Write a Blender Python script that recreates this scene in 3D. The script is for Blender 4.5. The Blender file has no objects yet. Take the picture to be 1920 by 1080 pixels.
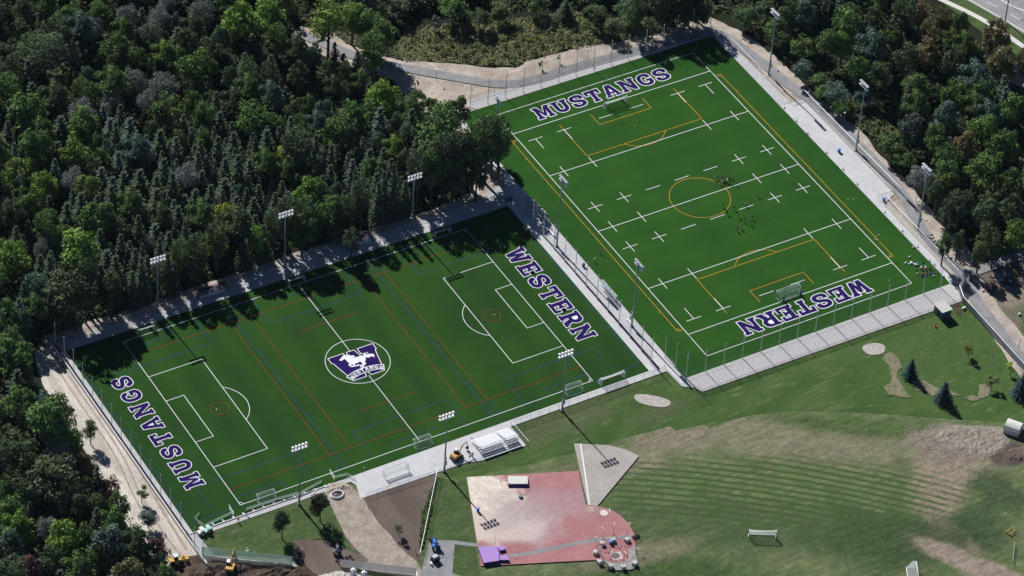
import bpy, bmesh, math, random
import numpy as np
from mathutils import Vector, Matrix, geometry
R = math.radians
rnd = random.Random(7)

# ---------------------------------------------------------------- camera, sky, sun, exposure
scn = bpy.context.scene
F0 = 7200.4
CAM = np.array([-337.91, -728.23, 729.74])
YAW, PIT, ROL = 0.56924, 0.72091, 0.07327
fw = np.array([math.sin(YAW)*math.cos(PIT), math.cos(YAW)*math.cos(PIT), -math.sin(PIT)])
r_ = np.array([math.cos(YAW), -math.sin(YAW), 0.0]); u_ = np.cross(r_, fw)
r2 = math.cos(ROL)*r_ + math.sin(ROL)*u_
u2 = -math.sin(ROL)*r_ + math.cos(ROL)*u_
cd = bpy.data.cameras.new('camera'); cam = bpy.data.objects.new('camera', cd)
scn.collection.objects.link(cam); scn.camera = cam
cd.sensor_width = 36; cd.lens = 36*F0/1920; cd.clip_start = 5; cd.clip_end = 9000
m = Matrix(((r2[0], u2[0], -fw[0]), (r2[1], u2[1], -fw[1]), (r2[2], u2[2], -fw[2])))
cam.matrix_world = Matrix.Translation(Vector(CAM)) @ m.to_4x4()
scn.render.resolution_x = 1024; scn.render.resolution_y = 576

SUN_EL, SHDIR = R(40.5), Vector((0.045, -1.0, 0)).normalized()
w = bpy.data.worlds.new('World'); scn.world = w; w.use_nodes = True
bg = w.node_tree.nodes['Background']
sky = w.node_tree.nodes.new('ShaderNodeTexSky'); sky.sky_type = 'NISHITA'; sky.sun_disc = False
sky.sun_elevation = SUN_EL; sky.sun_rotation = math.atan2(-SHDIR.x, -SHDIR.y)
sky.air_density = 0.55; sky.dust_density = 0.0; sky.ozone_density = 6.0; sky.altitude = 800
w.node_tree.links.new(sky.outputs[0], bg.inputs[0]); bg.inputs[1].default_value = 0.05
sd = bpy.data.lights.new('sun', 'SUN'); sd.energy = 5.0; sd.angle = R(0.5); sd.color = (1.0, 0.975, 0.94)
sun = bpy.data.objects.new('sun', sd); scn.collection.objects.link(sun)
sdir = Vector((SHDIR.x*math.cos(SUN_EL), SHDIR.y*math.cos(SUN_EL), -math.sin(SUN_EL)))
sun.rotation_euler = sdir.to_track_quat('-Z', 'Y').to_euler(); sun.location = (0, 0, 300)
vs = scn.view_settings; vs.view_transform = 'Standard'; vs.look = 'None'; vs.gamma = 1; vs.exposure = 0.22

# ---------------------------------------------------------------- survey: pixel of the 1920x1080 photo -> metres on the ground
def g(x, y, z=0.0):
    d = fw + r2*(x-960)/F0 - u2*(y-540)/F0
    t = (z-CAM[2])/d[2]
    p = CAM + t*d
    return Vector((p[0], p[1], z))
def px(v):
    d = np.array([v[0], v[1], v[2]]) - CAM; z = d @ fw
    return 960+F0*(d@r2)/z, 540-F0*(d@u2)/z
def zz(x0, y0, s, *pts): return [g(x0+x/s, y0+y/s).xy for x, y in pts]
def G2(*pts): return [g(*p).xy for p in pts]

# ---------------------------------------------------------------- materials
MATS = {}
class NT:
    def __init__(s, name, rough=0.9):
        s.m = bpy.data.materials.new(name); s.m.use_nodes = True
        s.t = s.m.node_tree; s.b = s.t.nodes['Principled BSDF']
        s.b.inputs['Roughness'].default_value = rough
        s.b.inputs['Specular IOR Level'].default_value = 0.2
        MATS[name] = s.m
    def n(s, t, **k):
        x = s.t.nodes.new(t)
        for a, v in k.items(): setattr(x, a, v)
        return x
    def l(s, a, b): s.t.links.new(a, b)
    def pos(s):
        if not hasattr(s, '_p'): s._p = s.n('ShaderNodeNewGeometry').outputs['Position']
        return s._p
    def noise(s, scale, detail=4, rough=0.55, vec=None, dist=0.0, stretch=None, rot=0):
        v = vec or s.pos()
        if stretch:
            mp = s.n('ShaderNodeMapping'); mp.inputs['Rotation'].default_value = (0, 0, rot)
            mp.inputs['Scale'].default_value = stretch; s.l(v, mp.inputs[0]); v = mp.outputs[0]
        x = s.n('ShaderNodeTexNoise'); s.l(v, x.inputs['Vector'])
        x.inputs['Scale'].default_value = scale; x.inputs['Detail'].default_value = detail
        x.inputs['Roughness'].default_value = rough; x.inputs['Distortion'].default_value = dist
        return x.outputs['Fac']
    def ramp(s, f, a, b, lo=0.0, hi=1.0):
        x = s.n('ShaderNodeMapRange'); x.interpolation_type = 'SMOOTHSTEP'; s.l(f, x.inputs['Value'])
        x.inputs['From Min'].default_value = a; x.inputs['From Max'].default_value = b
        x.inputs['To Min'].default_value = lo; x.inputs['To Max'].default_value = hi
        return x.outputs['Result']
    def math(s, op, a, b=None):
        x = s.n('ShaderNodeMath', operation=op)
        for i, v in enumerate((a, b)):
            if v is None: continue
            if isinstance(v, (int, float)): x.inputs[i].default_value = v
            else: s.l(v, x.inputs[i])
        return x.outputs[0]
    def mix(s, f, a, b, mode='MIX'):
        x = s.n('ShaderNodeMix', data_type='RGBA', blend_type=mode)
        if isinstance(f, (int, float)): x.inputs[0].default_value = f
        else: s.l(f, x.inputs[0])
        for i, v in ((6, a), (7, b)):
            if isinstance(v, tuple): x.inputs[i].default_value = (*v[:3], 1)
            else: s.l(v, x.inputs[i])
        return x.outputs[2]
    def blob(s, c, rx, ry, ang=0.0, soft=0.5, wob=0.5, wscale=0.12):
        """soft elliptical patch on the ground around c, with a wandering edge"""
        mp = s.n('ShaderNodeMapping', vector_type='TEXTURE')
        mp.inputs['Location'].default_value = (c[0], c[1], 0); mp.inputs['Rotation'].default_value = (0, 0, ang)
        mp.inputs['Scale'].default_value = (rx, ry, 1e6); s.l(s.pos(), mp.inputs[0])
        ln = s.n('ShaderNodeVectorMath', operation='LENGTH'); s.l(mp.outputs[0], ln.inputs[0])
        d = ln.outputs['Value']
        nz = s.math('MULTIPLY', s.math('SUBTRACT', s.noise(wscale, 5, 0.65), 0.5), wob*2.5)
        d = s.math('ADD', d, nz)
        return s.ramp(d, 1.0+soft*0.5, 1.0-soft*0.5)
    def math_streak(s):
        a = s.ramp(s.noise(.8, 6, .75, stretch=(.16, 1.0, 1), rot=-.52), .40, .62, .84, 1.14)
        b = s.ramp(s.noise(.35, 6, .8), .35, .65, .86, 1.14)
        v = s.n('ShaderNodeVectorMath', operation='SCALE'); s.l(s.fcol, v.inputs[0]); s.l(s.math('MULTIPLY', a, b), v.inputs['Scale']); return v.outputs[0]
    def col(s, c):
        if isinstance(c, tuple): s.b.inputs['Base Color'].default_value = (*c[:3], 1)
        else: s.l(c, s.b.inputs['Base Color'])
    def bump(s, f, strength=0.3, dist=0.1):
        x = s.n('ShaderNodeBump'); x.inputs['Strength'].default_value = strength; x.inputs['Distance'].default_value = dist
        s.l(f, x.inputs['Height']); s.l(x.outputs[0], s.b.inputs['Normal'])

def plain(name, c, rough=0.6, metal=0.0, var=0.12, scale=2.0, alpha=1.0, spec=0.3):
    n = NT(name, rough); n.b.inputs['Metallic'].default_value = metal; n.b.inputs['Specular IOR Level'].default_value = spec
    f = n.noise(scale, 3)
    n.col(n.mix(n.ramp(f, 0.3, 0.7), tuple(v*(1-var) for v in c), tuple(min(1, v*(1+var)) for v in c)))
    if alpha < 1: n.b.inputs['Alpha'].default_value = alpha
    return n.m
def objcol(name, rough=0.7, var=0.15, scale=6.0):
    n = NT(name, rough)
    oi = n.n('ShaderNodeObjectInfo'); f = n.ramp(n.noise(scale, 3), 0.3, 0.7, 1-var, 1+var)
    x = n.n('ShaderNodeVectorMath', operation='SCALE'); n.l(oi.outputs['Color'], x.inputs[0]); n.l(f, x.inputs['Scale'])
    n.col(x.outputs[0]); return n.m
objcol('painted'); objcol('cloth', 0.9)
plain('white_paint', (.78, .79, .80), .5, var=.04)
plain('galvanised', (.42, .45, .48), .45, .5, .08)
plain('pale_steel', (.62, .63, .60), .5, .1, .06)
plain('pole_steel', (.33, .38, .40), .5, .3, .08)
plain('lamp_housing', (.82, .83, .85), .35, .0, .04)
plain('lamp_glass', (.16, .22, .42), .15, .0, .1, spec=.6)  # blue of the shaded lamp fronts put into the glass colour
plain('dark_steel', (.04, .045, .055), .5, .4, .1)
plain('rubber', (.02, .02, .022), .8, 0, .2)
plain('aluminium', (.86, .87, .90), .45, .0, .03)
plain('bark', (.075, .062, .05), .95, 0, .3, 6)
plain('dead_bark', (.24, .23, .235), .95, 0, .2, 6)
plain('yellow_paint', (.55, .33, .07), .5, 0, .12)
plain('blue_pad', (.03, .05, .25), .6, 0, .1)
plain('purple_vinyl', (.36, .22, .55), .55, 0, .05)
plain('purple_side', (.07, .03, .2), .5, 0, .1)
plain('cover_vinyl', (.62, .62, .58), .6, 0, .08, 1.5)
plain('glass_panel', (.25, .36, .38), .1, 0, .1, alpha=.5, spec=.6)

plain('net_dark', (.05, .07, .07), .8, 0, .1, alpha=.12)
plain('chain_link', (.45, .47, .5), .6, 0, .1, alpha=.14)
def cloth_screen(name, c, alpha):
    n = NT(name, .85); n.col(c); n.b.inputs['Alpha'].default_value = alpha
    t_ = n.n('ShaderNodeBsdfTranslucent'); t_.inputs['Color'].default_value = (*c, 1); ms = n.n('ShaderNodeMixShader'); ms.inputs[0].default_value = .5
    tr_ = n.n('ShaderNodeBsdfTransparent'); m2 = n.n('ShaderNodeMixShader'); m2.inputs[0].default_value = alpha; out = n.t.nodes['Material Output']; n.b.inputs['Alpha'].default_value = 1
    n.l(n.b.outputs[0], ms.inputs[1]); n.l(t_.outputs[0], ms.inputs[2]); n.l(tr_.outputs[0], m2.inputs[1]); n.l(ms.outputs[0], m2.inputs[2]); n.l(m2.outputs[0], out.inputs[0])
cloth_screen('net_white', (.80, .84, .84), .42); cloth_screen('net_green', (.50, .66, .58), .35)
cloth_screen('green_screen', (.17, .27, .215), .86); cloth_screen('grey_screen', (.26, .27, .30), .85)
plain('pale_concrete', (.62, .60, .57), .85, 0, .08, 1.0)
plain('skin', (.42, .25, .17), .6, 0, .05)
plain('hair', (.04, .025, .015), .8, 0, .2)
plain('shed_roof', (.50, .50, .47), .7, 0, .06)
plain('shed_wall', (.10, .12, .17), .8, 0, .15)
plain('rock_mat', (.38, .36, .34), .95, 0, .35, 1.2)
plain('tyre_dirt', (.05, .045, .04), .9, 0, .2)

def leafmat(name):
    n = NT(name, 0.75); n.b.inputs['Specular IOR Level'].default_value = .12
    oi = n.n('ShaderNodeObjectInfo')
    at = n.n('ShaderNodeAttribute', attribute_name='tone')
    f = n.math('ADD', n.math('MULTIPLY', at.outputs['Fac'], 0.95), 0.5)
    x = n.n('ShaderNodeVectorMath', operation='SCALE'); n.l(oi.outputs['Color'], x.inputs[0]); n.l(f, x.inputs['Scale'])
    hs = n.n('ShaderNodeHueSaturation'); n.l(x.outputs[0], hs.inputs['Color'])
    n.l(n.ramp(n.noise(.6, 3), .3, .7, .485, .515), hs.inputs['Hue'])
    n.col(hs.outputs[0])
    tr = n.n('ShaderNodeBsdfTranslucent'); n.l(hs.outputs[0], tr.inputs['Color'])
    ms = n.n('ShaderNodeMixShader'); ms.inputs[0].default_value = .22
    out = n.t.nodes['Material Output']; n.l(n.b.outputs[0], ms.inputs[1]); n.l(tr.outputs[0], ms.inputs[2]); n.l(ms.outputs[0], out.inputs[0])
    return n.m
leafmat('leaves')

# --- ground materials
def m_turf(name, dark, light, bands, amp):
    n = NT(name, .92); n.b.inputs['Specular IOR Level'].default_value = .06
    a = n.noise(.035, 4, .6); b = n.noise(1.1, 5, .7, stretch=(.18, 1.2, 1)); c = n.noise(6, 3, .7)
    f = n.ramp(n.math('ADD', n.math('MULTIPLY', a, .6), n.math('MULTIPLY', b, .4)), .38, .62)
    if bands:
        wv = n.n('ShaderNodeTexWave', wave_type='BANDS', bands_direction='X'); n.l(n.pos(), wv.inputs[0])
        wv.inputs['Scale'].default_value = bands; wv.inputs['Distortion'].default_value = .8; wv.inputs['Detail Scale'].default_value = .2
        f = n.math('ADD', n.math('MULTIPLY', f, 1-amp), n.math('MULTIPLY', wv.outputs['Fac'], amp))
    col = n.mix(f, dark, light)
    sm = n.n('ShaderNodeSeparateXYZ'); n.l(n.pos(), sm.inputs[0]); ax = sm.outputs['X'] if name == 'turf_a' else sm.outputs['Y']
    pan = n.ramp(n.math('SINE', n.math('MULTIPLY', ax, 2*math.pi/9.15)), -.25, .25)
    col = n.mix(n.math('MULTIPLY', pan, .07), col, (0, .02, 0)); wr = n.ramp(n.noise(.16, 6, .75, dist=.6), .56, .74)
    col = n.mix(n.math('MULTIPLY', wr, .22), col, tuple(v*.62 for v in dark))
    col = n.mix(n.math('MULTIPLY', n.ramp(n.noise(.5, 6, .8, stretch=(.3, 1, 1)), .60, .78), .16), col, tuple(v*1.9 for v in light))
    col = n.mix(n.ramp(c, .25, .8), n.mix(.16, col, (0, 0, 0)), col)
    n.col(col); n.bump(c, .2, .03)
m_turf('turf_a', (.0175, .0580, .0130), (.0280, .0850, .0120), .028, .30)
m_turf('turf_b', (.0205, .0790, .0135), (.0310, .1030, .0125), .018, .3)

def m_ground(name, c1, c2, c3=None, blobs=(), sc=.25, stretch=None, rot=0, bump=.3, fine=3.0, amp=1.0):
    n = NT(name, .95); n.b.inputs['Specular IOR Level'].default_value = .08
    a = n.ramp(n.noise(sc, 6, .62, stretch=stretch, rot=rot), .34, .66)
    col = n.mix(a, c1, c2)
    if c3: col = n.mix(n.ramp(n.noise(sc*3.7, 6, .7, stretch=stretch, rot=rot), .52, .72), col, c3)
    for bl in blobs:
        cc = bl['c']; k = n.blob(bl['p'], bl['rx'], bl['ry'], bl.get('ang', 0), bl.get('soft', .6), bl.get('wob', .5), bl.get('ws', .12))
        if bl.get('k'): k = n.math('MULTIPLY', k, bl['k'])
        tgt = n.mix(n.ramp(n.noise(bl.get('sc', .8), 5, .7), .35, .65), cc, tuple(v*bl.get('var', .72) for v in cc))
        col = n.mix(k, col, tgt)
    f = n.noise(fine, 4, .75)
    vv = n.n('ShaderNodeVectorMath', operation='SCALE'); n.l(col, vv.inputs[0]); n.l(n.ramp(f, .3, .7, 1-.20*amp, 1+.16*amp), vv.inputs['Scale']); col = vv.outputs[0]
    n.fcol = col; n.col(col); n.bump(f, bump, .12)
    return n
DIRT = (.43, .37, .31); SOIL = (.125, .095, .08); TAN = (.275, .235, .172); GRASS = (.060, .112, .030); PATHG = (.25, .26, .28)
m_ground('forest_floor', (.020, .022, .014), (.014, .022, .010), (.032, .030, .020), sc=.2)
m_ground('dirt', (.36, .305, .26), (.50, .44, .385), (.26, .215, .18), sc=.16, amp=1.4)
m_ground('road_dirt', (.44, .40, .355), (.62, .57, .52), (.36, .31, .27), sc=.22, amp=1.3, stretch=(1, .25, 1), rot=.12)
m_ground('haul_dirt', (.30, .255, .215), (.41, .36, .31), (.18, .145, .12), sc=.3, amp=1.6, bump=.8)
m_ground('slab_grey', (.30, .29, .28), (.38, .37, .35), (.24, .23, .22), sc=.5)
m_ground('sector_grit', (.36, .335, .31), (.42, .395, .37), (.33, .29, .25), sc=.15, fine=5, amp=.8)
m_ground('scar', (.13, .14, .07), (.24, .225, .155), (.32, .28, .22), sc=.6)
m_ground('rubble', (.215, .185, .155), (.315, .28, .245), (.115, .10, .085), sc=.5, bump=1.0, fine=1.2, amp=1.6)
m_ground('soil', (.115, .088, .076), (.165, .130, .112), (.085, .065, .056), sc=.1, stretch=(1, .3, 1), rot=.5)
m_ground('dark_soil', (.05, .036, .028), (.095, .070, .056), (.15, .12, .10), sc=.35)
m_ground('gravel', (.36, .34, .31), (.52, .49, .45), (.22, .20, .18), sc=1.2, bump=.6)
m_ground('paver', (.42, .42, .44), (.50, .50, .52), (.56, .54, .50), sc=.5, amp=.6)
m_ground('cobble', (.43, .42, .43), (.57, .56, .57), (.30, .285, .28), sc=1.6, bump=.5)
m_ground('mown', (.048, .085, .028), (.078, .116, .042), (.16, .165, .09), sc=.35, stretch=(.35, 1, 1), rot=.35)
m_ground('asphalt', (.23, .235, .25), (.29, .29, .30), (.36, .34, .31), sc=.3)
m_ground('highway', (.27, .275, .29), (.31, .315, .33), (.24, .24, .25), sc=.2)
n = m_ground('concrete', (.53, .535, .555), (.585, .59, .605), (.47, .46, .445), sc=.11, bump=.05, amp=.25)
bt = n.n('ShaderNodeTexBrick'); n.l(n.pos(), bt.inputs[0]); bt.inputs['Scale'].default_value = 1.0; bt.offset = 0
bt.inputs['Brick Width'].default_value = 1.6; bt.inputs['Row Height'].default_value = 1.6; bt.inputs['Mortar Size'].default_value = .035
bt.inputs['Color1'].default_value = (1, 1, 1, 1); bt.inputs['Color2'].default_value = (.94, .94, .95, 1); bt.inputs['Mortar'].default_value = (.78, .78, .8, 1)
n.col(n.mix(1.0, n.fcol, bt.outputs['Color'], 'MULTIPLY'))

# ---------------------------------------------------------------- object helpers
COL = scn.collection
def link(name, me, mat=None, parent=None):
    o = bpy.data.objects.new(name, me); COL.objects.link(o)
    if mat: me.materials.append(MATS[mat])
    if parent: o.parent = parent
    return o
def tag(o, label=None, cat=None, group=None, kind=None):
    if label: o['label'] = label
    if cat: o['category'] = cat
    if group: o['group'] = group
    if kind: o['kind'] = kind
    return o
def empty(name, loc, rz=0, label=None, cat=None, group=None):
    o = bpy.data.objects.new(name, None); COL.objects.link(o); o.location = loc; o.rotation_euler = (0, 0, rz)
    o.empty_display_size = .3
    return tag(o, label, cat, group)
def dup(root, loc, rz=0, label=None, group=None, scale=None):
    c = root.copy(); COL.objects.link(c); c.location = loc; c.rotation_euler = (0, 0, rz)
    if scale: c.scale = scale
    if label: c['label'] = label
    if group: c['group'] = group
    for ch in list(root.children):
        d = ch.copy(); COL.objects.link(d); d.parent = c
        for gc in list(ch.children):
            e = gc.copy(); COL.objects.link(e); e.parent = d
    return c
class MB:
    """collects simple solids into one mesh"""
    def __init__(s): s.v = []; s.f = []
    def add(s, vs, fs):
        o = len(s.v); s.v += [tuple(v) for v in vs]; s.f += [tuple(i+o for i in f) for f in fs]; return s
    def box(s, c, d, rz=0, taper=1.0, tilt=None):
        hx, hy, hz = d[0]/2, d[1]/2, d[2]/2; M_ = Matrix.Rotation(rz, 3, 'Z')
        if tilt: M_ = M_ @ Matrix.Rotation(tilt[0], 3, 'X') @ Matrix.Rotation(tilt[1], 3, 'Y')
        P = []
        for z, t in ((-hz, 1), (hz, taper)):
            for x, y in ((-hx, -hy), (hx, -hy), (hx, hy), (-hx, hy)): P.append(Vector(c) + M_ @ Vector((x*t, y*t, z)))
        return s.add(P, [(3, 2, 1, 0), (4, 5, 6, 7), (0, 1, 5, 4), (1, 2, 6, 5), (2, 3, 7, 6), (3, 0, 4, 7)])
    def tube(s, a, b, r0, r1=None, n=6, cap=True):
        a, b = Vector(a), Vector(b); r1 = r0 if r1 is None else r1
        d = (b-a); q = d.to_track_quat('Z', 'Y').to_matrix(); P = []
        for p, r in ((a, r0), (b, r1)):
            for i in range(n):
                t = 2*math.pi*i/n; P.append(p + q @ Vector((r*math.cos(t), r*math.sin(t), 0)))
        F = [(i, (i+1) % n, n+(i+1) % n, n+i) for i in range(n)]
        if cap: F += [tuple(range(n-1, -1, -1)), tuple(range(n, 2*n))]
        return s.add(P, F)
    def path(s, pts, r, n=6):
        for a, b in zip(pts, pts[1:]): s.tube(a, b, r, n=n)
        return s
    def quad(s, *p): return s.add(p, [tuple(range(len(p)))])
    def ball(s, c, rx, ry=None, rz=None, nu=8, nv=5, z0=-1.0):
        ry = ry or rx; rz = rz or rx; P = []; F = []
        for j in range(nv+1):
            t = -math.pi/2 + math.pi*j/nv
            zt = max(math.sin(t), z0)
            for i in range(nu):
                a = 2*math.pi*i/nu; P.append((c[0]+rx*math.cos(t)*math.cos(a), c[1]+ry*math.cos(t)*math.sin(a), c[2]+rz*zt))
        for j in range(nv):
            for i in range(nu): F.append((j*nu+i, j*nu+(i+1) % nu, (j+1)*nu+(i+1) % nu, (j+1)*nu+i))
        return s.add(P, F)
    def prism(s, pts, z0, z1):
        n = len(pts); P = [(p[0], p[1], z0) for p in pts] + [(p[0], p[1], z1) for p in pts]
        return s.add(P, [tuple(range(n-1, -1, -1)), tuple(range(n, 2*n))] + [(i, (i+1) % n, n+(i+1) % n, n+i) for i in range(n)])
    def build(s, name, mat=None, parent=None, smooth=False):
        me = bpy.data.meshes.new(name); me.from_pydata(s.v, [], s.f); me.update()
        if smooth: me.polygons.foreach_set('use_smooth', [True]*len(me.polygons))
        return link(name, me, mat, parent)

def ccw(p):
    a = sum(p[i][0]*p[(i+1) % len(p)][1]-p[(i+1) % len(p)][0]*p[i][1] for i in range(len(p)))
    return list(p) if a > 0 else list(p)[::-1]
def fill(mb, loops, z):
    loops = [[Vector((p[0], p[1], 0)) for p in l] for l in loops]
    tris = geometry.tessellate_polygon(loops); flat = [v for l in loops for v in l]
    fs = []
    for t in tris:
        a, b, c = (flat[i] for i in t)
        if (b-a).cross(c-a).z < 0: t = (t[0], t[2], t[1])
        fs.append(tuple(t))
    mb.add([(v.x, v.y, z) for v in flat], fs)
ZL = [-0.20]
def patch(name, pts, mat, z=None, label=None, parent=None, wob=0.0, step=2.5):
    """a flat sheet of ground, each one laid 5 mm above the one before"""
    if z is None: ZL[0] += .005; z = ZL[0]
    pts = ccw(pts)
    if wob:
        q = []
        for i, a in enumerate(pts):
            a = Vector(a); b = Vector(pts[(i+1) % len(pts)]); L = (b-a).length; k = max(1, int(L/step))
            nn = Vector((-(b-a).y, (b-a).x)).normalized()
            for j in range(k): q.append(a+(b-a)*j/k + nn*(rnd.uniform(-wob, wob)))
        pts = q
    mb = MB(); fill(mb, [pts], z); o = mb.build(name, mat, parent)
    if not parent: tag(o, label, kind='structure')
    return o
def ribbon(name, pts, wid, mat, z=None, label=None, parent=None):
    pts = [Vector(p) for p in pts]; L, Rr = [], []
    # smooth
    for _ in range(2):
        q = [pts[0]]
        for a, b in zip(pts, pts[1:]): q += [a*.75+b*.25, a*.25+b*.75]
        pts = q+[pts[-1]]
    for i, p in enumerate(pts):
        d = (pts[min(i+1, len(pts)-1)]-pts[max(i-1, 0)]).normalized(); nn = Vector((-d.y, d.x))
        L.append(p+nn*wid/2); Rr.append(p-nn*wid/2)
    if z is None: ZL[0] += .005; z = ZL[0]
    mb = MB(); n = len(pts)
    mb.add([(p.x, p.y, z) for p in L+Rr], [(n+i, n+i+1, i+1, i) for i in range(n-1)])
    o = mb.build(name, mat, parent)
    if not parent: tag(o, label, kind='structure')
    return o

# ---------------------------------------------------------------- the ground
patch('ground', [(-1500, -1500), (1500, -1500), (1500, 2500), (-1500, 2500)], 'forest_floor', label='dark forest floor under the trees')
def B(x, y, rx, ry, c, **k):
    return dict(p=g(x, y).xy, rx=rx, ry=ry, c=c, **k)
# worn practice grass, bottom right
n = m_ground('practice_grass', (.088, .130, .050), (.132, .166, .078), (.190, .188, .118), sc=.1, blobs=(
    B(1480, 826, 42, 8, TAN, ang=-.6, soft=.9, wob=.9, k=.62), B(1230, 836, 16, 7, TAN, ang=.2, soft=.9, wob=.9, k=.62),
    B(1600, 800, 22, 3.5, GRASS, ang=-.6, soft=.9, wob=.8, k=.7),
    B(1790, 868, 11, 8, TAN, ang=-.3, soft=.8, wob=.7, k=.95), B(1762, 915, 7, 9, (.30, .25, .185), ang=-.3, soft=.8, wob=.6), B(1762, 968, 5, 9, (.32, .265, .20), ang=.3, soft=.8, wob=.5),
    B(1785, 1015, 4.5, 9, (.31, .26, .20), ang=.75, soft=.8, wob=.5), B(1880, 930, 7, 9, (.072, .104, .048), ang=0, soft=.8, wob=.9), B(1845, 985, 6, 9, (.072, .104, .048), ang=0, soft=.8, wob=.9),
    B(1800, 830, 15, 7, (.26, .225, .19), ang=-.55, soft=.5, wob=.7, sc=1.2, var=.6),
    B(1890, 850, 6, 5, (.12, .095, .08), ang=-.5, soft=.4, wob=.5),
    B(1690, 1010, 22, 12, (.052, .086, .034), ang=-.5, soft=1.0, wob=.6, k=.9), B(1400, 985, 40, 10, (.060, .095, .036), ang=-.5, soft=1, wob=.7, k=.6), B(1250, 1075, 22, 8, (.066, .112, .038), ang=-.5, soft=.8, wob=.4),
    B(1190, 1040, 16, 4, (.26, .22, .16), ang=-.2, soft=.9, wob=.5, k=.6), B(1850, 1070, 22, 4, (.30, .25, .20), ang=-1.05, soft=.6, wob=.4),
    B(1030, 905, 16, 4, (.16, .17, .09), ang=.1, soft=.9, wob=.6)))
c0 = g(1235, 885).xy + Vector((-.54, -.84))*300
sub = n.n('ShaderNodeVectorMath', operation='DISTANCE'); n.l(n.pos(), sub.inputs[0]); sub.inputs[1].default_value = (c0.x, c0.y, 0)
ph = n.math('ADD', n.math('MULTIPLY', sub.outputs['Value'], 2*math.pi/2.35), n.math('MULTIPLY', n.noise(.10, 4), 3.2))
sw = n.ramp(n.math('SINE', ph), -.1, .7)
msk = n.math('MULTIPLY', n.math('MULTIPLY', n.math('MAXIMUM', n.blob(g(1450, 925).xy, 52, 14, -.50, .6, .5), 0), sw), n.ramp(n.noise(.3, 5, .7), .0, .38))
n.col(n.mix(n.math('MULTIPLY', msk, .92), n.math_streak(), (.048, .090, .026)))
patch('practice_field', G2((640, 800), (1400, 740), (2100, 740), (2100, 1300), (700, 1300), (660, 1000)), 'practice_grass', label='worn grass practice field with curved mowing stripes')
# sod lawn around the fields
n = m_ground('sod', (.044, .090, .024), (.072, .122, .036), (.115, .155, .065), sc=.09, stretch=(.5, 1.3, 1), rot=-.6, blobs=(
    B(1750, 660, 26, 18, (.075, .135, .040), ang=-.5, soft=1, wob=.8, k=.6), B(1050, 790, 24, 5, (.11, .125, .065), ang=.1, soft=1, wob=.8, k=.6),
    B(1240, 770, 10, 3, (.10, .115, .06), ang=0, soft=1, wob=.8, k=.6)))
st = n.ramp(n.noise(.9, 5, .75, stretch=(.12, 1.1, 1), rot=-.35), .57, .70)
n.col(n.mix(n.math('MULTIPLY', st, .6), n.fcol, (.20, .22, .11)))
patch('sod_lawn', G2((815, 880), (870, 905), (917, 885), (1007, 867), (1010, 863), (1073, 850), (1090, 838), (1140, 833), (1170, 820), (1213, 810), (1257, 798), (1267, 807), (1321, 795), (1330, 802), (1370, 787), (1413, 777), (1487, 770), (1573, 771), (1680, 777), (1780, 785), (1900, 792), (2100, 800), (2100, 700), (1925, 712), (1800, 535), (1290, 690), (1200, 700), (940, 780)), 'sod', label='bright green sod lawn below the fields')
m_ground('verge', (.056, .105, .032), (.085, .13, .045), (.24, .20, .15), sc=.3, stretch=(1, .4, 1), rot=.6, blobs=(
    B(1890, 680, 4, 30, (.20, .165, .14), ang=-.62, soft=.8, wob=.5), B(1895, 520, 9, 6, SOIL, soft=.6, wob=.8),
    B(1900, 550, 6, 5, (.3, .25, .2), soft=.8, wob=.8, k=.8)), bump=.6)
patch('verge', G2((1805, 500), (1840, 470), (2100, 420), (2100, 800), (1925, 712)), 'verge', label='rough grass verge right of the service path')
patch('soil_bank', G2((1832, 540), (1826, 530), (1835, 515), (1880, 498), (1925, 485), (1930, 520), (1900, 540), (1880, 530), (1860, 545), (1845, 575)), 'soil', wob=.3, label='bare brown soil beside the path fork')
patch('soil_triangle', G2((1780, 470), (1790, 480), (1820, 500), (1860, 492), (1890, 482), (1850, 470), (1815, 475)), 'soil', wob=.3, label='bare brown soil in the fork of the paths')
# dirt belts
patch('dirt_north', G2((560, 48), (640, 60), (700, 100), (770, 112), (860, 118), (910, 126), (972, 125), (990, 112), (1060, 95), (1110, 80), (1160, 78), (1250, 52), (1330, 30), (1395, 60), (1440, 95), (1470, 120), (1500, 150), (1560, 200), (1620, 250), (1660, 300), (1700, 340), (1740, 385), (1775, 430), (1800, 445), (1820, 470), (1830, 500), (1850, 540), (1940, 660), (1925, 720), (1800, 545), (1340, 66), (900, 205), (945, 340), (900, 330), (850, 240), (780, 200), (735, 150), (640, 120), (560, 80)), 'dirt', wob=.5, label='pale bare dirt around the far field')
m_ground('meadow', (.115, .125, .055), (.19, .19, .10), (.26, .23, .16), sc=.4)
patch('meadow', G2((755, 112), (745, 85), (770, 55), (900, 45), (1100, 25), (1250, 35), (1245, 55), (1160, 76), (1060, 92), (985, 113), (970, 124), (900, 122), (850, 115)), 'meadow', wob=.4, label='rough sunlit meadow behind the service path')
patch('dirt_wood_edge', [(-20, 12.2), (20, 12.0), (55, 12.6), (95, 11.0), (120, 14), (129, 40), (141, 55), (141, 40), (134, 4), (120, 4), (-20, 4)], 'dirt', wob=.6, label='pale dirt strip along the edge of the wood')
patch('dirt_road', G2((130, 640), (62, 655), (80, 720), (128, 800), (168, 860), (205, 930), (235, 985), (275, 1030), (305, 1065), (330, 1050), (392, 1050), (386, 1062), (240, 840), (120, 668)), 'road_dirt', wob=.3, label='wide pale dirt road left of the near field')
m_ground('track_dirt', (.30, .265, .235), (.40, .36, .32), (.24, .21, .18), sc=.5, amp=1.2)
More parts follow.
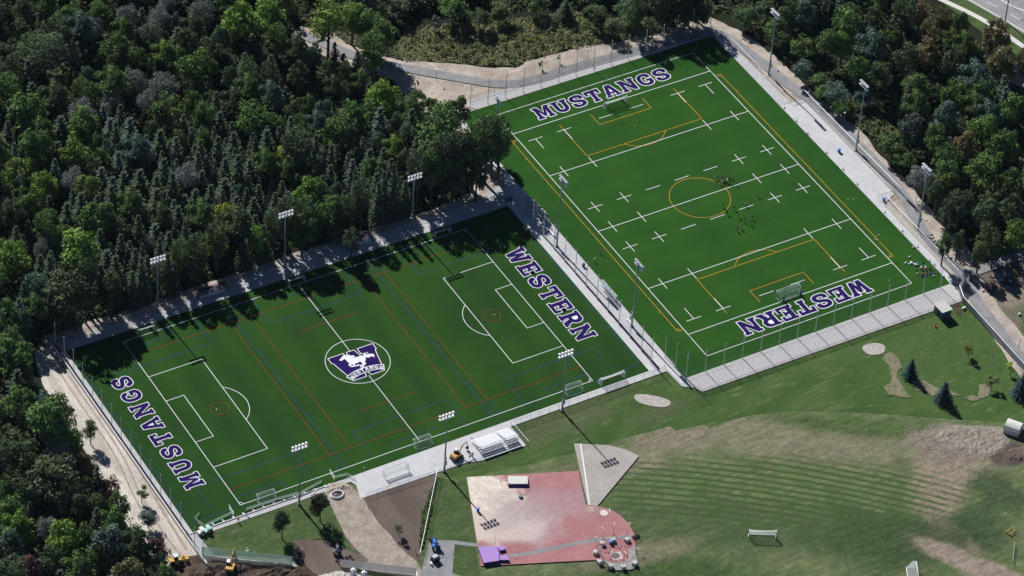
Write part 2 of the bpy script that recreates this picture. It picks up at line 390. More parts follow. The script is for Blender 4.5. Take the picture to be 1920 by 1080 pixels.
for k_, pts in enumerate((((105, 668), (150, 735), (195, 800), (235, 860), (262, 925), (300, 990), (345, 1050)), ((96, 672), (138, 738), (183, 803), (222, 862), (248, 925), (285, 990), (330, 1050)), ((118, 672), (170, 742), (222, 815), (262, 880), (300, 950), (350, 1030)))):
    ribbon('tyre_track', G2(*pts), (.55, .5, .8)[k_], 'track_dirt', label='%s faint wheel track along the dirt road' % ('middle', 'left', 'right')[k_])
for k_, pts in enumerate((((640, 935), (665, 985), (715, 1030), (770, 1065)), ((652, 932), (680, 980), (728, 1022), (782, 1058)), ((620, 1010), (640, 1060)), ((600, 1015), (612, 1070)), ((575, 1020), (600, 1060), (640, 1080)))):
    ribbon('tyre_track', G2(*pts), .5, 'track_dirt', label='%s wheel track in the churned haul ground' % ('left', 'right', 'short right', 'short left', 'curving')[k_])
patch('soil_plot', G2((672, 935), (818, 888), (805, 960), (786, 1050), (700, 1030), (640, 1045), (700, 985)), 'soil', label='freshly graded brown soil below the concrete')
patch('haul_track', G2((610, 905), (665, 915), (690, 950), (735, 1010), (780, 1050), (800, 1090), (640, 1060), (560, 1060), (640, 1010)), 'haul_dirt', wob=.4, label='rutted dirt haul track')
patch('torn_soil', G2((548, 1010), (600, 1012), (640, 1000), (690, 1050), (640, 1100), (560, 1100), (520, 1070)), 'soil', wob=.3, label='churned brown soil with tyre tracks')
patch('dug_ground', G2((310, 1062), (340, 1045), (380, 1040), (470, 1050), (560, 1052), (600, 1080), (620, 1200), (280, 1200)), 'dark_soil', wob=.5, label='dark dug-over soil at the bottom')
patch('gravel_bank', G2((375, 1038), (550, 1048), (556, 1062), (480, 1058), (385, 1052)), 'gravel', wob=.3, label='strip of grey stones below the green screen')
patch('mown_plot', G2((372, 1032), (368, 1000), (386, 992), (450, 970), (567, 936), (606, 918), (660, 1030), (676, 1035), (670, 1039), (606, 1010), (550, 1012), (551, 1040), (540, 1045)), 'mown', label='small mown lawn below the near field')
patch('grass_strip', G2((822, 895), (876, 905), (900, 1090), (848, 1070), (850, 1020), (798, 1010), (806, 960)), 'mown', label='mown grass strip left of the red athletics pad')
patch('weed_strip', G2((818, 900), (803, 930), (790, 960), (786, 1030), (790, 1034), (808, 960)), 'sod', wob=.3, label='ragged weeds along the leaning fence')
patch('service_yard', G2((805, 1012), (853, 1013), (848, 1076), (960, 1100), (780, 1110)), 'asphalt', label='grey paved service yard with a tractor')
patch('side_path', G2((853, 1013), (895, 1019), (896, 1025), (852, 1020)), 'asphalt', label='narrow grey path to the athletics pad')
ribbon('lawn_scar', G2((1660, 664), (1669, 680), (1675, 697), (1678, 712)), .9, 'scar', label='thin curving scar in the lawn below the gravel patch')  # bare scar in the grass, not a laid path
for i, (cx, cy, a, b, rz) in enumerate(((1223, 751, 5.2, 2.4, -.75), (1639, 654, 3.3, 2.7, -.3))):
    c = g(cx, cy).xy
    pts = [c + Matrix.Rotation(rz, 2) @ Vector((a*math.cos(t)*(1+.06*math.sin(3*t)), b*math.sin(t)*(1+.1*math.cos(2*t)))) for t in [k*math.pi/16 for k in range(32)]]
    patch('gravel_pit', pts, 'gravel', label=('long oval of grey gravel in the lawn below the fields', 'round patch of grey gravel in the lawn near the shed')[i])
for pts, lb in ((zz(1640, 640, 5.143, (75, 150), (150, 95), (230, 160), (270, 250), (210, 300), (250, 400), (300, 480), (370, 545), (130, 515), (80, 435), (155, 405), (165, 340), (130, 230)), 'bare curved scar where sod was lifted'),
                (zz(1640, 640, 5.143, (330, 380), (470, 370), (580, 440), (700, 460), (830, 530), (700, 520), (560, 520), (470, 460), (420, 480)), 'bare strip between the two blue spruces'),
                (zz(1640, 640, 5.143, (870, 545), (930, 520), (1000, 530), (1005, 420), (1060, 405), (1110, 450), (1105, 520), (950, 580)), 'bare patch under the yellowing sapling')):
    patch('bare_patch', pts, 'scar', wob=.25, step=1.2, label=lb)
patch('mulch_bed', G2((1783, 560), (1795, 560), (1803, 580), (1802, 594), (1794, 590), (1786, 572)), 'dark_soil', wob=.3, label='strip of dug brown soil beside the shed')

# concrete, cobbles and paths
patch('north_cobbles', [(141, 47.2), (226.5, 47.2), (227.2, 51.8), (141, 52.2), (138, 51)], 'cobble', label='pale stone strip behind the far goal line')
patch('far_path', [(-18, 3.6), (-18, 7.6), (14, 7.6), (55, 9.9), (98, 9.6), (122, 9.6), (129.5, 13.5), (134, 9), (134, 3.6)], 'paver', label='grey paved walkway between the wood and near field')
patch('middle_walk', [(126.9, 3.6), (126.9, -78.8), (131.3, -78.8), (131.8, -86), (134.6, -88), (134.6, 20), (131.5, 14)], 'concrete', label='broad pale concrete walk between the two fields')
patch('middle_walk_north', [(131.6, 20), (134.7, 20), (134.7, 47.2), (138, 51.9), (133.2, 47.5)], 'concrete', label='pale concrete edge beside the far field')
patch('south_pad', [(30, -76.5), (126.9, -76.5), (131.0, -76.5), (131.0, -78.8), (80.6, -78.8), (80.6, -87.3), (66.7, -87.0), (62.4, -85.8), (30, -85.2), (31.5, -80)], 'concrete', label='white concrete pad below the near field')
patch('south_kerb', [(-16.8, -76.5), (30, -76.5), (31, -78.2), (17.8, -78.6), (-11.5, -78.3), (-15.2, -78.9), (-14.6, -88), (-17, -88.3)], 'paver', label='narrow paved strip below the near field')
patch('west_strip', [(-18.0, 3.6), (-16.0, 3.6), (-16.0, -76.5), (-17.2, -88.5), (-18.0, -88.5)], 'concrete', label='white concrete edging at the left of the near field')
patch('near_cobbles', [(134.6, -83.7), (225.6, -83.7), (226.5, -87.4), (224, -91.5), (180, -91.0), (136, -90.6), (134.6, -88)], 'cobble', label='pale mottled stone strip below the far field')
patch('east_pad', [(225.5, 8), (233.7, 7.6), (233.8, -36.2), (233.4, -42.6), (230.3, -44.2), (227.9, -44.8), (227.9, -85.2), (225.5, -83.7)], 'concrete', label='white concrete pad along the right of the far field')
patch('east_strip', [(225.5, 47.2), (228.0, 50.5), (229.2, 12.6), (229.2, 8), (225.5, 8)], 'paver', label='paved strip at the far right corner')
patch('east_gravel', [(228.0, -44.8), (229.6, -44.2), (229.9, -86), (228.0, -85.2)], 'gravel', label='narrow gravel strip inside the right fence')
patch('east_gravel_north', [(233.9, 8), (235.4, 8.5), (235.7, -42.6), (233.9, -42.6)], 'gravel', label='narrow gravel strip beside the white pad')
P1 = G2((460, 28), (540, 55), (600, 78), (660, 104), (720, 120), (770, 130), (860, 146), (940, 160), (1000, 152), (1060, 132), (1120, 115), (1200, 95), (1300, 66), (1345, 58), (1385, 85), (1445, 130), (1473, 153), (1523, 190), (1573, 237), (1615, 278), (1660, 325), (1693, 364), (1711, 398), (1726, 425), (1742, 450), (1767, 477), (1792, 502), (1812, 525), (1830, 565), (1855, 597), (1880, 629), (1899, 654), (1925, 690), (1990, 780))
ribbon('service_path', P1, 3.7, 'asphalt', label='grey asphalt service path curving round the far field')
ribbon('branch_path', G2((1800, 512), (1820, 512), (1850, 501), (1890, 487), (1930, 475), (2050, 440)), 3.4, 'asphalt', label='grey path branching off to the right edge')
# the highway in the top right corner
patch('road_verge', G2((1640, -60), (1760, 0), (1840, 60), (1960, 140), (2200, 260), (2300, 0), (1900, -160)), 'mown', label='green roadside verge at the top right')
ribbon('sidewalk', G2((1700, -30), (1767, 0), (1835, 32), (1880, 60), (1925, 92), (2050, 170)), 1.9, 'pale_concrete', label='pale sidewalk beside the highway')
ROADC = G2((1735, -75), (1860, -8), (1920, 27), (2010, 82), (2200, 200))
ribbon('highway', ROADC, 15.5, 'highway', label='grey highway crossing the top right corner')
ribbon('road_kerb', [p + Vector((.1, 0)) for p in G2((1790, -15), (1810, -4), (1870, 30), (1925, 62), (2050, 135))], .5, 'pale_concrete', label='white kerb of the highway')
ribbon('road_kerb', G2((1858, -16), (1876, 0), (1910, 18), (1935, 22), (1990, 50)), .6, 'pale_concrete', label='pale far kerb of the highway at the corner')
patch('parking_lot', G2((1880, -4), (1912, 15), (1935, 18), (2020, 60), (2060, -60)), 'asphalt', label='paved lot beyond the highway')
mb = MB(); ZL[0] += .01
for a, b in (((1850, 4), (1870, 13)), ((1894, 27), (1912, 37)), ((1826, -9), (1836, -4))):
    a, b = g(*a).xy, g(*b).xy; d = (b-a).normalized(); nn = Vector((-d.y, d.x))*.12
    mb.quad((*(a-nn), ZL[0]), (*(b-nn), ZL[0]), (*(b+nn), ZL[0]), (*(a+nn), ZL[0]))
tag(mb.build('lane_marking', 'white_paint'), 'white dashes on the highway', kind='structure')

# the red athletics pad
n = m_ground('athletics_red', (.355, .160, .170), (.41, .200, .205), (.43, .26, .26), sc=.16, fine=1.6, bump=.1, amp=.6, blobs=(
    B(905, 930, 8.5, 17, (.74, .66, .58), ang=.35, soft=.4, wob=.7, var=.80, ws=.35, sc=.5), B(905, 985, 6, 8, (.62, .52, .46), ang=.3, soft=.5, wob=.6, var=.9),
    B(985, 975, 9, 9, (.47, .40, .40), ang=.2, soft=1.0, wob=.8, k=.8, var=.8), B(1030, 940, 14, 6, (.42, .30, .32), ang=-.5, soft=1, wob=.9, k=.6, var=.8),
    B(980, 1000, 7, 3, (.62, .50, .47), soft=.9, wob=.8, k=.7, var=.9)))
PAD = zz(640, 720, 3, (705, 525), (1335, 490), (1375, 680), (1440, 688), (1510, 705), (1570, 740), (1615, 785), (1645, 840), (1657, 920), (1660, 985), (1560, 1010), (1440, 990), (785, 1025))
patch('athletics_pad', PAD, 'athletics_red', label='worn red rubber athletics surface')
ribbon('runway', zz(640, 720, 3, (940, 970), (1100, 947), (1250, 912), (1400, 882), (1520, 868), (1650, 858)), 1.3, 'asphalt', label='dark runway stripe across the red pad')
patch('landing_sector', zz(640, 720, 3, (1308, 335), (1500, 345), (1600, 370), (1675, 405), (1440, 688), (1385, 680)), 'sector_grit', label='pale grey wedge shaped landing sector')
ribbon('sector_kerb', zz(640, 720, 3, (1345, 338), (1370, 500), (1395, 680)), .35, 'white_paint', label='white edging board of the landing sector')
c = g(1155, 1043).xy
patch('cage_slab', zz(1080, 920, 6.75, (330, 780), (420, 760), (660, 740), (740, 700), (790, 960), (700, 1000), (500, 1010), (330, 880)), 'slab_grey', label='concrete slab of the throwing cage')
patch('cage_rubber', zz(1080, 920, 6.75, (350, 770), (640, 720), (680, 780), (640, 890), (470, 920), (330, 860)), 'athletics_red', label='red rubber apron inside the throwing cage')
def disc(name, c, r, mat, z, label):
    return patch(name, [(c[0]+r*math.cos(t*math.pi/12), c[1]+r*math.sin(t*math.pi/12)) for t in range(24)], mat, z=z, label=label)
ZL[0] += .005
patch('throwing_square', zz(1080, 920, 6.75, (420, 800), (560, 770), (590, 855), (480, 890)), 'concrete', label='white square round the throwing circle')
plain('circle_brown0', (.17,.12,.1))
plain('circle_brown', (.17, .12, .10), .8, 0, .1); plain('circle_tan', (.40, .30, .22), .8, 0, .1)
disc('throwing_circle', zz(1080, 920, 6.75, (503, 827))[0], 1.15, 'circle_brown', ZL[0]+.005, 'brown throwing circle inside the cage')
disc('throwing_circle', zz(1080, 920, 6.75, (185, 250))[0], 1.1, 'circle_tan', ZL[0]+.005, 'tan shot circle nearer the landing sector')
disc('throwing_circle', zz(1080, 920, 6.75, (352, 284))[0], 1.1, 'pale_concrete', ZL[0]+.005, 'pale shot circle at the curved edge of the red pad')

# ---------------------------------------------------------------- the two turf fields with their markings
ta = patch('near_turf', [(-16.0, 3.6), (126.9, 3.6), (126.9, -76.5), (32, -76.5), (-16.0, -76.5)], 'turf_a', z=0.0, label='dark striped artificial turf of the near field')
tb = patch('far_turf', [(134.7, 47.2), (225.5, 47.2), (225.5, -83.7), (134.7, -83.7)], 'turf_b', z=0.0, label='bright artificial turf of the far field')
turf_side = MB()
plain('line_white', (.74, .76, .78), .8, 0, .05, spec=.05); plain('line_red', (.235, .018, .020), .8, 0, .1, spec=.05)
plain('line_blue', (.025, .05, .17), .8, 0, .1, spec=.05); plain('line_orange', (.62, .30, .035), .8, 0, .08, spec=.05); plain('letter_purple', (.021, .0095, .092), .95, 0, .06, 1.5, spec=.04)
class Lines:
    """markings: along x on one sheet, along y on the next, arcs on the third"""
    def __init__(s, z, wd): s.m = MB(); s.z = z; s.w = wd
    def h(s, x0, x1, y, w=None):
        k = (w or s.w)/2; s.m.quad((x0, y-k, s.z), (x1, y-k, s.z), (x1, y+k, s.z), (x0, y+k, s.z)); return s
    def v(s, x, y0, y1, w=None):
        k = (w or s.w)/2; z = s.z+.004; y0, y1 = min(y0, y1), max(y0, y1)
        s.m.quad((x-k, y0, z), (x+k, y0, z), (x+k, y1, z), (x-k, y1, z)); return s
    def rect(s, x0, x1, y0, y1): k = s.w/2; return s.h(x0-k, x1+k, y0).h(x0-k, x1+k, y1).v(x0, y0, y1).v(x1, y0, y1)
    def arc(s, cx, cy, r, a0=0, a1=360):
        z = s.z+.008; n = max(6, int(abs(a1-a0)/6)); k = s.w/2; P = []
        for i in range(n+1):
            t = R(a0+(a1-a0)*i/n); P += [(cx+(r-k)*math.cos(t), cy+(r-k)*math.sin(t), z), (cx+(r+k)*math.cos(t), cy+(r+k)*math.sin(t), z)]
        s.m.add(P, [(2*i, 2*i+1, 2*i+3, 2*i+2) for i in range(n)]); return s
    def dot(s, x, y, r=.14): s.m.box((x, y, s.z+.01), (2*r, 2*r, .004)); return s
    def done(s, name, mat, parent): return s.m.build(name, mat, parent)
LA, WA = 110.5, 72.87; CY = -WA/2
bl = Lines(.004, .14)
bl.v(30.3, -66.8, -72.7).v(80.2, -66.9, -72.7).v(80.3, -.2, -6.4).v(32.1, -.3, -72.7).v(78.0, -.3, -72.7)
for x0, x1 in ((-7.5, 22), (40.5, 69.9), (88.6, 117.9)):
    bl.h(x0, x1, -61.3).v(x0, -61.3, -72.8).v(x1, -61.3, -72.8)
    bl.h(x0, x1, -11.5).v(x0, -11.5, -.2).v(x1, -11.5, -.2)
for x0, x1 in ((.8, 13.8), (48.7, 61.6), (96.9, 109.7)):
    bl.h(x0, x1, -69.7).v(x0, -69.7, -72.8).v(x1, -69.7, -72.8); bl.h(x0, x1, -3.2).v(x0, -3.2, -.2).v(x1, -3.2, -.2)
bl.h(-15, -.2, -73.1).h(110.8, 126.2, -73.1).v(126.2, -73.1, 1.5).v(-15, -73.1, 1.5).arc(126.2, -73.1, 1, 90, 180).arc(32.1, -72.7, 1, 90, 180).arc(78, -72.7, 1, 90, 180)
bl.done('blue_lines', 'line_blue', ta)
rd = Lines(.018, .14)
rd.h(.1, LA-.1, -6.4).h(.1, LA-.1, -66.4).h(46, 64.4, -18.15).h(46, 64.4, -54.65)
for x in (30.45, 37.05, 73.3, 80.2): rd.v(x, -6.4, -66.4)
for x in (12.1, 98.6): rd.arc(x, CY, 2.6).v(x, CY-.9, CY+.9, .14)
rd.done('red_lines', 'line_red', ta)
wl = Lines(.032, .17)
wl.rect(0, LA, -WA, 0).v(LA/2, -WA, CY-9.15).v(LA/2, CY+9.15, 0).v(LA/2, CY-9.15, CY-6.6).v(LA/2, CY+4.5, CY+9.15).arc(LA/2, CY, 9.15)
for s in (0, 1):
    X = lambda a: a if s == 0 else LA-a
    for d, h_ in ((16.5, 20.16), (5.5, 9.16)):
        x0, x1 = sorted((X(0), X(d))); wl.h(x0, x1, CY-h_).h(x0, x1, CY+h_).v(X(d), CY-h_-.12, CY+h_+.12)
    al = math.degrees(math.acos(5.5/9.15))
    wl.arc(X(11), CY, 9.15, *((-al, al) if s == 0 else (180-al, 180+al))); wl.dot(X(11), CY)
    for y, a in ((0, 270), (-WA, 0)):
        wl.arc(X(0), y, 1, *((a, a+90) if s == 0 else ((180, 270) if y == 0 else (90, 180))))
wl.done('white_lines', 'line_white', ta)

BX, BY, WB, LB = 144.92, 32.11, 70.42, 100.49
og = Lines(.004, .14)
og.h(BX+14.9, BX+55.6, 13.3).v(BX+14.9, 13.3, 29.7).v(BX+55.6, 13.3, 29.7).h(170.95, 189.3, 24.5).v(170.95, 24.5, 29.8).v(189.3, 24.5, 29.8)
og.h(BX+14.9, BX+55.6, -49.3).v(BX+14.9, -49.3, -65.7).v(BX+55.6, -49.3, -65.7).h(171, 189.5, -60.3).v(171, -60.3, -65.7).v(189.5, -60.3, -65.7)
og.v(142.9, 29.2, -65.9).v(217.3, 29.4, -66).arc(180.15, -18.25, 9.15).arc(180.15, 18.8, 9.15, 180+37, 360-37).arc(180.15, -54.8, 9.15, 37, 143)
for x, y, a in ((142.9, 29.3, 270), (217.3, 29.4, 180), (142.9, -65.9, 0), (217.3, -66, 90)): og.arc(x, y, 1, a, a+90)
og.h(142.9, 144.7, 29.3).h(215.5, 217.3, 29.4).h(142.9, 144.7, -65.9).h(215.5, 217.3, -66)
for y in (20, -56.5): og.h(142.2, 142.9, y).h(217.3, 218.0, y)
og.done('orange_lines', 'line_orange', tb)
wb = Lines(.02, .19)
yy = lambda u: BY-u
for u in (-10.13, 0, 22, LB/2, LB-22, LB, LB+10.13): wb.h(BX-.15, BX+WB+.15, yy(u))
wb.v(BX, yy(-10.13), yy(LB+10.13)).v(BX+WB, yy(-10.13), yy(LB+10.13))
for v in (5, 15, WB-15, WB-5):
    for u in (22, LB/2, LB-22): wb.v(BX+v, yy(u)-2.5, yy(u)+2.5)
    for u in (LB/2-10, LB/2+10): wb.v(BX+v, yy(u)-2.5, yy(u)+2.5).h(BX+v-2.5, BX+v+2.5, yy(u))
    for s in (0, 1):
        u = 5 if s == 0 else LB-5; wb.h(BX+v-2.5, BX+v+2.5, yy(u))
        wb.v(BX+v, yy(u), yy(u+5 if s == 0 else u-5))
for x in (167.5, 177.6, 187.7):
    for u in (LB/2-10, LB/2+10): wb.h(x, x+5, yy(u))
for x0, x1 in ((172.2, 177.2), (183, 188)):
    for u in (5, LB-5): wb.h(x0, x1, yy(u))
wb.done('white_lines', 'line_white', tb)

# slab lettering
def stroke(pts, hw):
    pts = [Vector(p) for p in pts]
    for _ in range(1):
        q = [pts[0]]
        for a, b in zip(pts, pts[1:]): q += [a*.75+b*.25, a*.25+b*.75]
        pts = q+[pts[-1]]
    L, Q = [], []
    for i, p in enumerate(pts):
        d = (pts[min(i+1, len(pts)-1)]-pts[max(i-1, 0)]).normalized(); n = Vector((-d.y, d.x))
        L.append(p+n*hw); Q.append(p-n*hw)
    return [tuple(p) for p in L+Q[::-1]]
def arcp(cx, cy, rx, ry, a0, a1, n): return [(cx+rx*math.cos(R(a0+(a1-a0)*i/n)), cy+ry*math.sin(R(a0+(a1-a0)*i/n))) for i in range(n+1)]
GL = {
 'M': (110, [(0,0),(40,0),(40,16),(32,16),(32,58),(49,14),(61,14),(78,58),(78,16),(70,16),(70,0),(110,0),(110,16),(102,16),(102,84),(110,84),(110,100),(77,100),(55,46),(33,100),(0,100),(0,84),(8,84),(8,16),(0,16)], None),
 'U': (100, [(0,100),(0,84),(8,84)] + arcp(50,38,42,38,180,360,10) + [(92,84),(100,84),(100,100),(58,100),(58,84),(66,84)] + arcp(50,38,16,15,0,-180,6) + [(34,84),(42,84),(42,100)], None),
 'S': (96, [(92,62),(92,80),(84,93),(66,100),(44,100),(20,96),(6,84),(3,70),(8,56),(22,46),(48,39),(62,34),(66,28),(62,21),(50,19),(38,20),(31,26),(29,37),(4,37),(4,20),(14,6),(32,0),(54,0),(78,5),(91,17),(94,31),(88,45),(74,54),(48,61),(34,66),(30,72),(34,79),(46,81),(58,80),(65,74),(67,62)], None),
 'T': (96, [(28,0),(68,0),(68,16),(61,16),(61,80),(78,80),(78,62),(96,62),(96,100),(0,100),(0,62),(18,62),(18,80),(35,80),(35,16),(28,16)], None),
 'A': (100, [(0,0),(38,0),(38,15),(32,15),(35,26),(65,26),(68,15),(62,15),(62,0),(100,0),(100,15),(93,15),(68,100),(32,100),(7,15),(0,15)], [(40,41),(60,41),(50,74)]),
 'N': (106, [(0,0),(40,0),(40,16),(31,16),(31,60),(76,0),(98,0),(98,84),(106,84),(106,100),(66,100),(66,84),(75,84),(75,42),(32,100),(0,100),(0,84),(8,84),(8,16),(0,16)], None),
 'G': (98, [(94,64),(92,80),(82,93),(64,100),(46,100),(24,94),(8,78),(3,50),(8,22),(24,6),(46,0),(64,0),(82,6),(95,18),(95,52),(52,52),(52,35),(69,35),(69,27),(60,20),(46,20),(34,26),(29,40),(29,60),(34,74),(46,80),(56,80),(64,75),(67,64)], None),
 'W': (116, [(0,84),(7,84),(24,0),(48,0),(58,38),(68,0),(92,0),(109,84),(116,84),(116,100),(76,100),(76,84),(83,84),(77,42),(67,84),(49,84),(39,42),(33,84),(40,84),(40,100),(0,100)], None),
 'E': (92, [(0,0),(90,0),(90,36),(71,36),(71,18),(37,18),(37,42),(50,42),(50,34),(64,34),(64,68),(50,68),(50,60),(37,60),(37,82),(70,82),(70,66),(88,66),(88,100),(0,100),(0,84),(10,84),(10,16),(0,16)], None),
 'R': (100, [(0,0),(44,0),(44,16),(37,16),(37,38),(47,38),(64,0),(100,0),(100,16),(90,16),(76,43),(88,54),(92,70),(86,88),(72,98),(58,100),(0,100),(0,84),(10,84),(10,16),(0,16)], [(37,56),(54,56),(64,62),(65,72),(60,80),(52,83),(37,83)]),
}
def offset(p, d):
    p = [Vector(q) for q in ccw(p)]; out = []; n = len(p)
    for i in range(n):
        a, b, c = p[i-1], p[i], p[(i+1) % n]
        if (b-a).length < 1e-6 or (c-b).length < 1e-6: out.append(b.copy()); continue
        n1 = Vector(((b-a).y, -(b-a).x)).normalized(); n2 = Vector(((c-b).y, -(c-b).x)).normalized()
        s = n1+n2
        if s.length < .2: out.append(b+n1*d); continue
        s.normalize(); out.append(b+s*d/max(.55, s.dot(n1)))
    return out
def word(text, origin, tdir, up, length, height, border, parent, z, sq=.92):
    """purple slab letters with a white border lying on the turf"""
    tdir, up, origin = Vector(tdir), Vector(up), Vector(origin)
    hb = height-2*border; sy = hb/100; wid = [GL[ch][0] for ch in text]
    gap = (length-sum(wid)*sy-2*border)/(len(text)-1); x = border
    sx = sy*sq; gap = (length-sum(wid)*sx-2*border)/(len(text)-1)
    if gap < border*2.4:
        sx = (length-2*border-(len(text)-1)*border*2.6)/sum(wid); gap = border*2.6
    W_, P_ = MB(), MB()
    for ch, wd in zip(text, wid):
        pts = [(x+p[0]*sx, border+p[1]*sy) for p in GL[ch][1]]; hole = GL[ch][2]
        tr = lambda q: origin + tdir*q[0] + up*q[1]
        fill(W_, [ccw([tr(q) for q in offset(pts, border)])], z)
        lp = [ccw([tr(q) for q in pts])]
        if hole: lp.append(ccw([tr((x+p[0]*sx, border+p[1]*sy)) for p in hole])[::-1])
        fill(P_, lp, z+.004)
        x += wd*sx+gap
    a = W_.build('lettering_border', 'line_white', parent); b = P_.build('lettering', 'letter_purple', parent)
    tag(b, 'the word %s in purple slab letters' % text)
word('MUSTANGS', (155.4, 34.1), (1, 0), (0, 1), 47.9, 6.2, .27, tb, .036)
word('WESTERN', (203.6, -70.0), (-1, 0), (0, -1), 44.2, 6.6, .27, tb, .036)
word('MUSTANGS', (-4.5, -61.5), (0, 1), (-1, 0), 48.8, 6.1, .22, ta, .05, .84)
word('WESTERN', (115.0, -13.9), (0, -1), (1, 0), 43.4, 6.7, .22, ta, .05, .84)

# the emblem in the centre circle (traced shape: W, running horse, banner)
def em(*pts):
    return [(48.3+(x-1645)*.0645, -31.9-(y-38)*.0662) for x, y in pts]
def e1(*p): return [(1640+x/12, 30+y/12) for x, y in p]
def e2(*p): return [(1750+x/12, 30+y/12) for x, y in p]
def e3(*p): return [(1640+x/12, 120+y/12) for x, y in p]
def e4(*p): return [(1750+x/12, 120+y/12) for x, y in p]
Wtop = e3((370, 590)) + e1((245, 1080), (140, 560), (110, 510), (60, 495), (60, 100), (930, 100), (935, 235), (1000, 300), (1100, 300), (1160, 100)) + e2((240, 100), (350, 630), (430, 700), (560, 725), (585, 690), (575, 540), (530, 490), (475, 480), (475, 100), (1350, 100), (1350, 485), (1280, 510), (1250, 560), (1135, 1080)) + e4((1020, 585), (700, 510), (100, 430)) + e3((1200, 430), (700, 500))
Wbl = e3((430, 950), (460, 1020), (1190, 1020), (1260, 720), (900, 780))
Wbr = e4((130, 720), (205, 1020), (935, 1020), (970, 950), (500, 780))
ban = e3((250, 655), (370, 590), (640, 490), (900, 430), (1200, 405)) + e4((100, 400), (380, 430), (700, 490), (1000, 590), (1130, 645), (980, 965), (700, 830), (380, 765), (100, 740)) + e3((1260, 745), (980, 775), (700, 840), (410, 970))
horse = (e1((525, 425), (600, 385), (680, 340), (740, 290), (860, 235), (895, 195), (915, 225), (940, 225), (965, 260), (1020, 262), (1090, 290), (1190, 290), (1200, 300), (1180, 330), (1180, 350), (1230, 390), (1280, 440), (1320, 440), (1355, 405), (1380, 440), (1350, 490), (1410, 495), (1380, 550), (1330, 580), (1260, 588), (1330, 608), (1440, 625)) +
  e2((120, 625), (335, 620), (360, 645), (430, 690), (505, 720), (570, 705), (545, 590), (590, 530), (720, 515), (640, 556), (800, 550), (835, 520), (845, 545), (820, 595), (770, 600), (630, 600), (640, 640), (680, 685), (750, 675), (850, 695), (930, 745), (985, 745), (990, 770), (1035, 800), (1015, 830), (1065, 885), (1040, 900), (1000, 900), (1025, 945), (990, 950), (900, 910), (950, 950), (980, 1020), (965, 1080), (930, 990), (880, 930), (800, 900), (740, 915), (700, 945), (640, 910), (570, 850), (520, 830), (515, 890), (480, 970), (395, 1080)) +
  e4((325, 65), (345, 185), (300, 205), (270, 240), (220, 240), (120, 345), (60, 375)) + e3((1380, 390), (1260, 395), (1340, 320), (1430, 235), (1380, 212), (1350, 235), (1365, 275), (1260, 340), (1260, 250), (1300, 180), (1380, 150)) +
  e4((0, 148), (190, 135), (150, 75)) + e2((140, 985), (0, 1020)) + e1((1300, 1030), (1200, 1035), (1140, 1020), (1100, 1080)) +
  e3((1075, 90), (1200, 85), (1245, 60), (1345, 125), (1250, 160), (1170, 160), (1010, 125), (860, 105), (810, 30)) + e1((770, 980), (790, 930), (860, 910), (900, 895), (870, 830), (850, 760), (850, 700), (830, 490), (720, 495), (660, 520), (620, 540), (560, 520), (590, 480), (530, 490), (520, 460)))
hh = e1((865, 1035), (1010, 1012), (990, 1060)) + e3((980, 22), (935, 28), (905, 45), (880, 5))
eb, ep, eh, eb2, ep2, el = MB(), MB(), MB(), MB(), MB(), MB()
z0 = .05
for L_ in (Wtop, Wbl, Wbr):
    fill(ep, [ccw(em(*L_))], z0+.004 if L_ is Wtop else z0+.004)
    fill(eb, [ccw(offset(em(*L_), .22))], z0 if L_ is Wtop else z0-.003)
fill(eh, [ccw(em(*horse))], z0+.008); fill(ep2, [ccw(em(*hh))], z0+.012)
fill(eb2, [ccw(offset(em(*ban), .10))], z0+.012); fill(ep2, [ccw(offset(em(*ban), -.17))], z0+.016)
ac = Vector((1754, 120+1330/12)); rad0 = 1330/12-745/12+2.2
for i, ch in enumerate('MUSTANGS'):
    wd, pts, hole = GL[ch]; th = (-3.5+i)*R(18.6)*.92 if False else (i-3.5)*.163
    # banner arc: centre below, radius about 118 px
    RR = 118.0; cx, cy = 1754.0, 120+735/12+RR-3.0
    ca, sa = math.cos(th), math.sin(th); k = .185
    def T(p):
        lx = (p[0]-wd/2)*k*.93; ly = p[1]*k+4.6
        r = RR+ly; return (cx + r*sa + lx*ca, cy - r*ca + lx*sa)
    lp = [ccw(em(*[T(p) for p in pts]))]
    if hole: lp.append(ccw(em(*[T(p) for p in hole]))[::-1])
    fill(el, lp, z0+.022)
eb.build('emblem_border', 'line_white', ta); ep.build('emblem_letter', 'letter_purple', ta)
eh.build('emblem_horse', 'line_white', ta); eb2.build('banner_border', 'line_white', ta)
ep2.build('banner', 'letter_purple', ta); tag(el.build('banner_lettering', 'line_white', ta), 'the word MUSTANGS on the curved banner')

